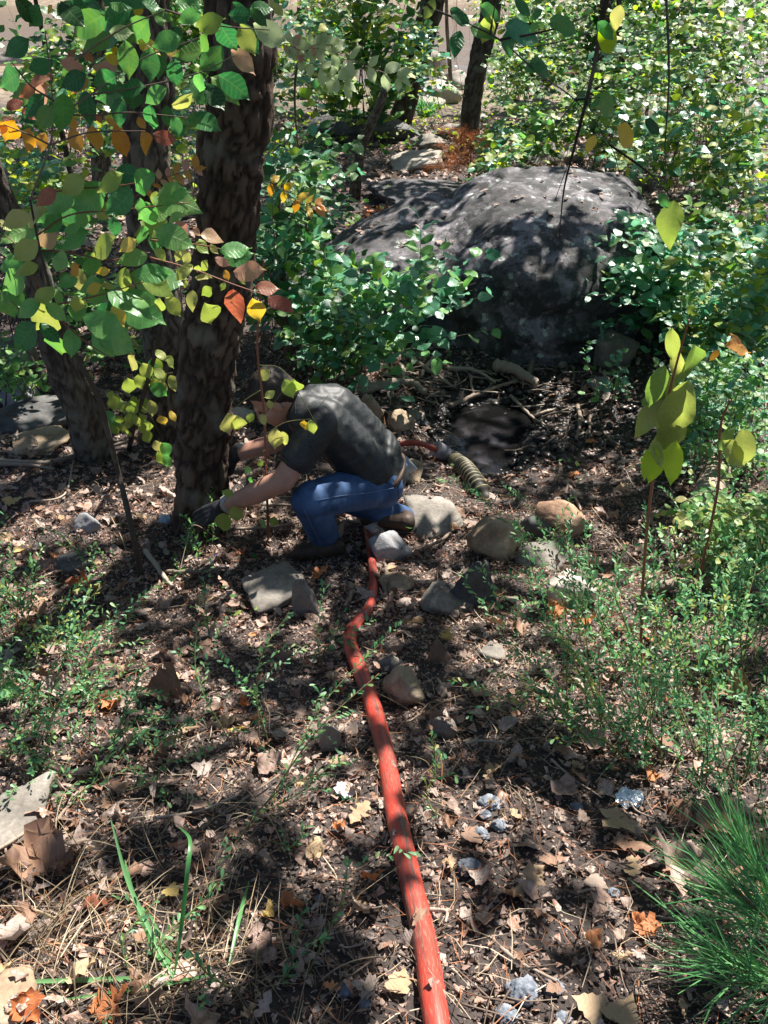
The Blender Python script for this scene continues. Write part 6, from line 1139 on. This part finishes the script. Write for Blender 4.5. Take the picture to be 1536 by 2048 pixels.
prim = [(hd(-.012, 0, .03), (.096, .076, .088), HR), (hd(.03, 0, -.035), (.064, .060, .078), HR), (hd(.066, 0, -.088), (.026, .03, .022), HR), (hd(.088, 0, .005), .012, hd(.108, 0, -.035), .014), (hd(.10, 0, -.038), .012, hd(.096, 0, -.04), .017),
        (hd(.083, -.035, .018), .012, hd(.083, .035, .018), .012), (hd(.084, -.016, -.064), .012, hd(.084, .016, -.064), .012), (hd(.055, -.04, -.03), (.028, .022, .025), HR), (hd(.055, .04, -.03), (.028, .022, .025), HR),
        (hd(-.004, .076, -.018), (.019, .009, .031), HR), (hd(-.004, -.076, -.018), (.019, .009, .031), HR), (hd(-.03, 0, -.04), .060, w3, .052),
        (w3, .062, w2, .085), (w2 + off, .08, w1 + off, .08), (w2 - off, .08, w1 - off, .08), (w1 + off, .08, w0 + off, .08), (w1 - off, .08, w0 - off, .08), (w0, .085, hipN, .07), (w0, .085, hipF, .07), (w3, .055, nS, .05), (w3, .055, fS, .05),
        (nS, .058, nE, .050), (nE, .050, nE * .6 + nW * .4, .050), (nE * .6 + nW * .4, .050, nW, .031), (fS, .055, fE, .047), (fE, .047, fE * .6 + fW * .4, .045), (fE * .6 + fW * .4, .045, fW, .03),
        (hipN, .07, kN, .055), (kN, .055, aN, .038), (hipF, .07, kF, .055), (kF, .05, aF, .038)]
link('body', blob('body', prim, .0075, 4, skin), body)
for b_ in (-1, 1):
    D, Fc = ICO[2]; e = np_mesh('eye', D * .0105 + hd(.078, .032 * b_, -.006), Fc, simple('eye', [(.05, .04, .035), (.10, .08, .07)], rough=.2, bmp=0)); link('eye', e, body)
hp_ = [(hd(-.022, 0, .045), (.094, .083, .086), HR), (hd(-.062, 0, -.0), (.055, .074, .075), HR), (hd(-.02, .056, .02), (.03, .028, .045), HR), (hd(-.02, -.056, .02), (.03, .028, .045), HR), (hd(.045, 0, .075), (.035, .06, .03), HR)]
link('hair', blob('hair', hp_, .006, 3, hair_m, lambda V, N: .004 * fbm(V * [60, 60, 25], 3, 4)), body)
AX = (w0 - w3) / np.linalg.norm(w0 - w3)
def fold(V, N):
    a = (V - w3) @ AX; b_ = V[:, 1]; lo = np.clip((a - .18) / .2, 0, 1)
    rid = 1 - 2 * np.abs(fbm(np.stack([a * 16 + 3 * b_, b_ * 5, V[:, 2] * 5], -1), 3, 12)); return -.004 + .014 * lo * rid + .007 * fbm(V * 9, 3, 13) + .004 * (1 - 2 * np.abs(fbm(V * 14, 3, 19)))
off2 = np.array([.02, .065, 0])
shirt = [(w3 + off, .098, w2 + off2, .112), (w3 - off, .098, w2 - off2, .112), (w2 + off2, .114, w1 + off2, .112), (w2 - off2, .114, w1 - off2, .112), (w1 + off2, .112, w0 + off2, .112), (w1 - off2, .112, w0 - off2, .112), (w1 + [0, 0, -.03], .11, w0 + [-.06, 0, -.02], .11),
         (w0, .112, P(766, 945, 3.03), .108), (w3, .08, nS, .075), (w3, .08, fS, .07), (nS, .078, nS * .42 + nE * .58, .076), (fS, .072, fS * .5 + fE * .5, .066), (hd(-.055, 0, -.085), .060, w3, .085)]
sho = link('shirt', blob('shirt', shirt, .0085, 5, shirt_m, fold), body)
def jf(V, N):
    kd = np.minimum(np.linalg.norm(V - kN, axis=1), np.linalg.norm(V - (hipN + [0.02, -.08, 0]), axis=1)); return .002 + .007 * np.exp(-(kd / .16) ** 2) * (1 - 2 * np.abs(fbm(V * [22, 9, 9], 3, 21))) + .004 * (1 - 2 * np.abs(fbm(V * [8, 8, 26], 3, 22)))
je = [(hipN, .108, hipN * .5 + kN * .5, .092), (hipN * .5 + kN * .5, .092, kN, .078), (kN, .078, aN, .064), (hipF, .10, kF, .078), (kF, .070, aF, .058), (P(764, 962, 3.07), (.105, .15, .115), None), (hipN, .1, hipF, .1), (P(775, 945, 3.05), .095, P(765, 965, 3.05), .10)]
jo = link('jeans', blob('jeans', je, .0085, 4, jeans_m, jf), body)
from mathutils.bvhtree import BVHTree
def drape(ob, pxs, r, m_, name, n_=30, off=.001):
    me = ob.data; bv = BVHTree.FromPolygons([v.co[:] for v in me.vertices], [tuple(p_.vertices) for p_ in me.polygons]); c_ = catmull([[a, b, 0] for a, b in pxs], n_); out_ = []
    for a, b, _ in c_:
        d = ray(a, b); d = d / np.linalg.norm(d); hit = bv.ray_cast(Vector(CAM), Vector(d))
        if hit[0] is not None and (not out_ or np.linalg.norm(np.array(hit[0]) - out_[-1]) < .06): out_.append(np.array(hit[0]) + np.array(hit[1]) * off)
    if len(out_) > 3: mb = MB(); mb.tube(np.array(out_), [r], 5); mb.build(name, m_, ob)
thread = simple('denim_seam', [(.10, .17, .30), (.16, .22, .34)], bmp=0); dden = simple('denim_fold_seam', [(.012, .035, .10), (.02, .05, .13)], bmp=0)
for pxs in ([(792, 975), (740, 985), (680, 992), (630, 1002)], [(608, 1018), (625, 1055), (640, 1085)]): drape(jo, pxs, .0016, thread, 'seam')
for pxs in ([(768, 948), (772, 962), (790, 972)], [(785, 958), (795, 975), (797, 1000)]): drape(jo, pxs, .0014, dden, 'pocket_edge')
# belt
bc = P(779, 944, 3.04); bx = np.array([.0, 1, 0]); bz = np.cross(AX, bx); bz /= np.linalg.norm(bz); a = np.linspace(0, 2 * math.pi, 41); ring = bc + np.cos(a)[:, None] * bx * .140 + np.sin(a)[:, None] * bz * .086; V, q, t_ = tube(ring, [.012], 8, cap=False); link('belt', np_mesh('belt', V, q, belt_m), body)
hem = simple('shirt_hem', [(.012, .014, .015), (.03, .034, .035)], bmp=0)
for pxs in ([(563, 905), (580, 925), (603, 938)], [(600, 775), (592, 800), (590, 830)], [(655, 792), (628, 830), (618, 880), (640, 930)]): drape(sho, pxs, .0018, hem, 'seam', off=.0005)
# boots
def boot(heel, toe, ank, lab=None):
    g0 = lambda p, dz: np.array([p[0], p[1], h(p[0], p[1]) + dz]); hl, te = g0(heel, .055), g0(toe, .045); md_ = hl * .45 + te * .55
    o = link('boot', blob('boot', [(hl, .046, ank, .058), (hl, .043, md_, .045), (md_, .045, te, .042), (te, .042, te + (te - hl) * .06, .036), (md_ + [0, 0, .02], .04, ank, .05)], .006, 3, boot_m), body)
    D, Fc = ICO[3]; ax = te - hl; L = np.linalg.norm(ax); ax /= L; sd = np.cross([0, 0, 1], ax); sd /= np.linalg.norm(sd); up = np.cross(ax, sd); c_ = hl * .5 + te * .5 - up * .04
    Q = np.sign(D) * np.abs(D) ** .6; V = c_ + Q[:, :1] * ax * (L / 2 + .055) + Q[:, 1:2] * sd * .047 + Q[:, 2:] * up * .014; link('sole', np_mesh('sole', V, Fc, sole_m), o)
boot(G(672, 1112), G(606, 1120), aN); boot(G(812, 1062), G(738, 1052), aF)
# gloves: palm, four fingers, thumb
def glove(wr, din, nrm, curl, fl=.085):
    d = din / np.linalg.norm(din); n_ = nrm - d * (nrm @ d); n_ /= np.linalg.norm(n_); sd = np.cross(n_, d); pr = []
    for k in (-1.5, -.5, .5, 1.5): pr.append((wr + d * .015 + sd * k * .014, .020, wr + d * .085 + sd * k * .020, .0165))
    for k, l_ in zip((-1.5, -.5, .5, 1.5), (.85, 1.02, 1.08, .98)):
        p = wr + d * .088 + sd * k * .0215; dd = d.copy(); r = .0118; spread = sd * k * .05
        for j in range(3):
            a_ = curl * (j + .5); dd = d * math.cos(a_) - n_ * math.sin(a_) + spread; q_ = p + dd * fl * l_ * (.42, .33, .25)[j]; pr.append((p, r, q_, r - .001)); p = q_; r -= .001
    p = wr + d * .03 + sd * .034; q_ = p + (d * .5 + sd * .8 - n_ * .35) * .045; pr.append((p, .016, q_, .0135)); pr.append((q_, .0135, q_ + (d * .85 + sd * .2 - n_ * .5) * .036, .0115))
    pr.append((wr - d * .03, .036, wr + d * .02, .032)); g = link('glove', blob('glove', pr, .0042, 2, glove_m), body)
    V, q, t_ = tube([wr - d * .05, wr - d * .045, wr - d * .012, wr - d * .008], [.041, .0445, .0425, .038], 24); link('cuff', np_mesh('cuff', V, [q, t_], cuff_m), g)
glove(nW, P(375, 1050, 2.74) - nW, np.array([.1, -.7, .9]), .30); glove(fW, P(436, 925, 3.03) - fW, np.array([.5, -.8, .5]), .40)

# ---------------------------------------------------------------- labels: tell look-alikes apart
from collections import defaultdict
by = defaultdict(list)
for o in LAB: by[o['label']].append(o)
ORD = ['closest to it', 'second closest to it', 'third closest to it', 'fourth closest to it', 'fifth closest', 'sixth closest', 'seventh closest']
for lab, os_ in by.items():
    if len(os_) > 1:
        os_.sort(key=lambda o: o.get('_d', 0))
        for k, o in enumerate(os_): o['label'] = lab.replace('broad ', '').replace('the ', '', 1) + ', ' + ORD[min(k, 6)].replace(' to it', '')
for o in LAB:
    if '_d' in o: del o['_d']
print('TRIS', sum(len(m.loops) - 2 * len(m.polygons) for m in bpy.data.meshes), sorted([(len(m.loops) - 2 * len(m.polygons), m.name) for m in bpy.data.meshes])[-14:])
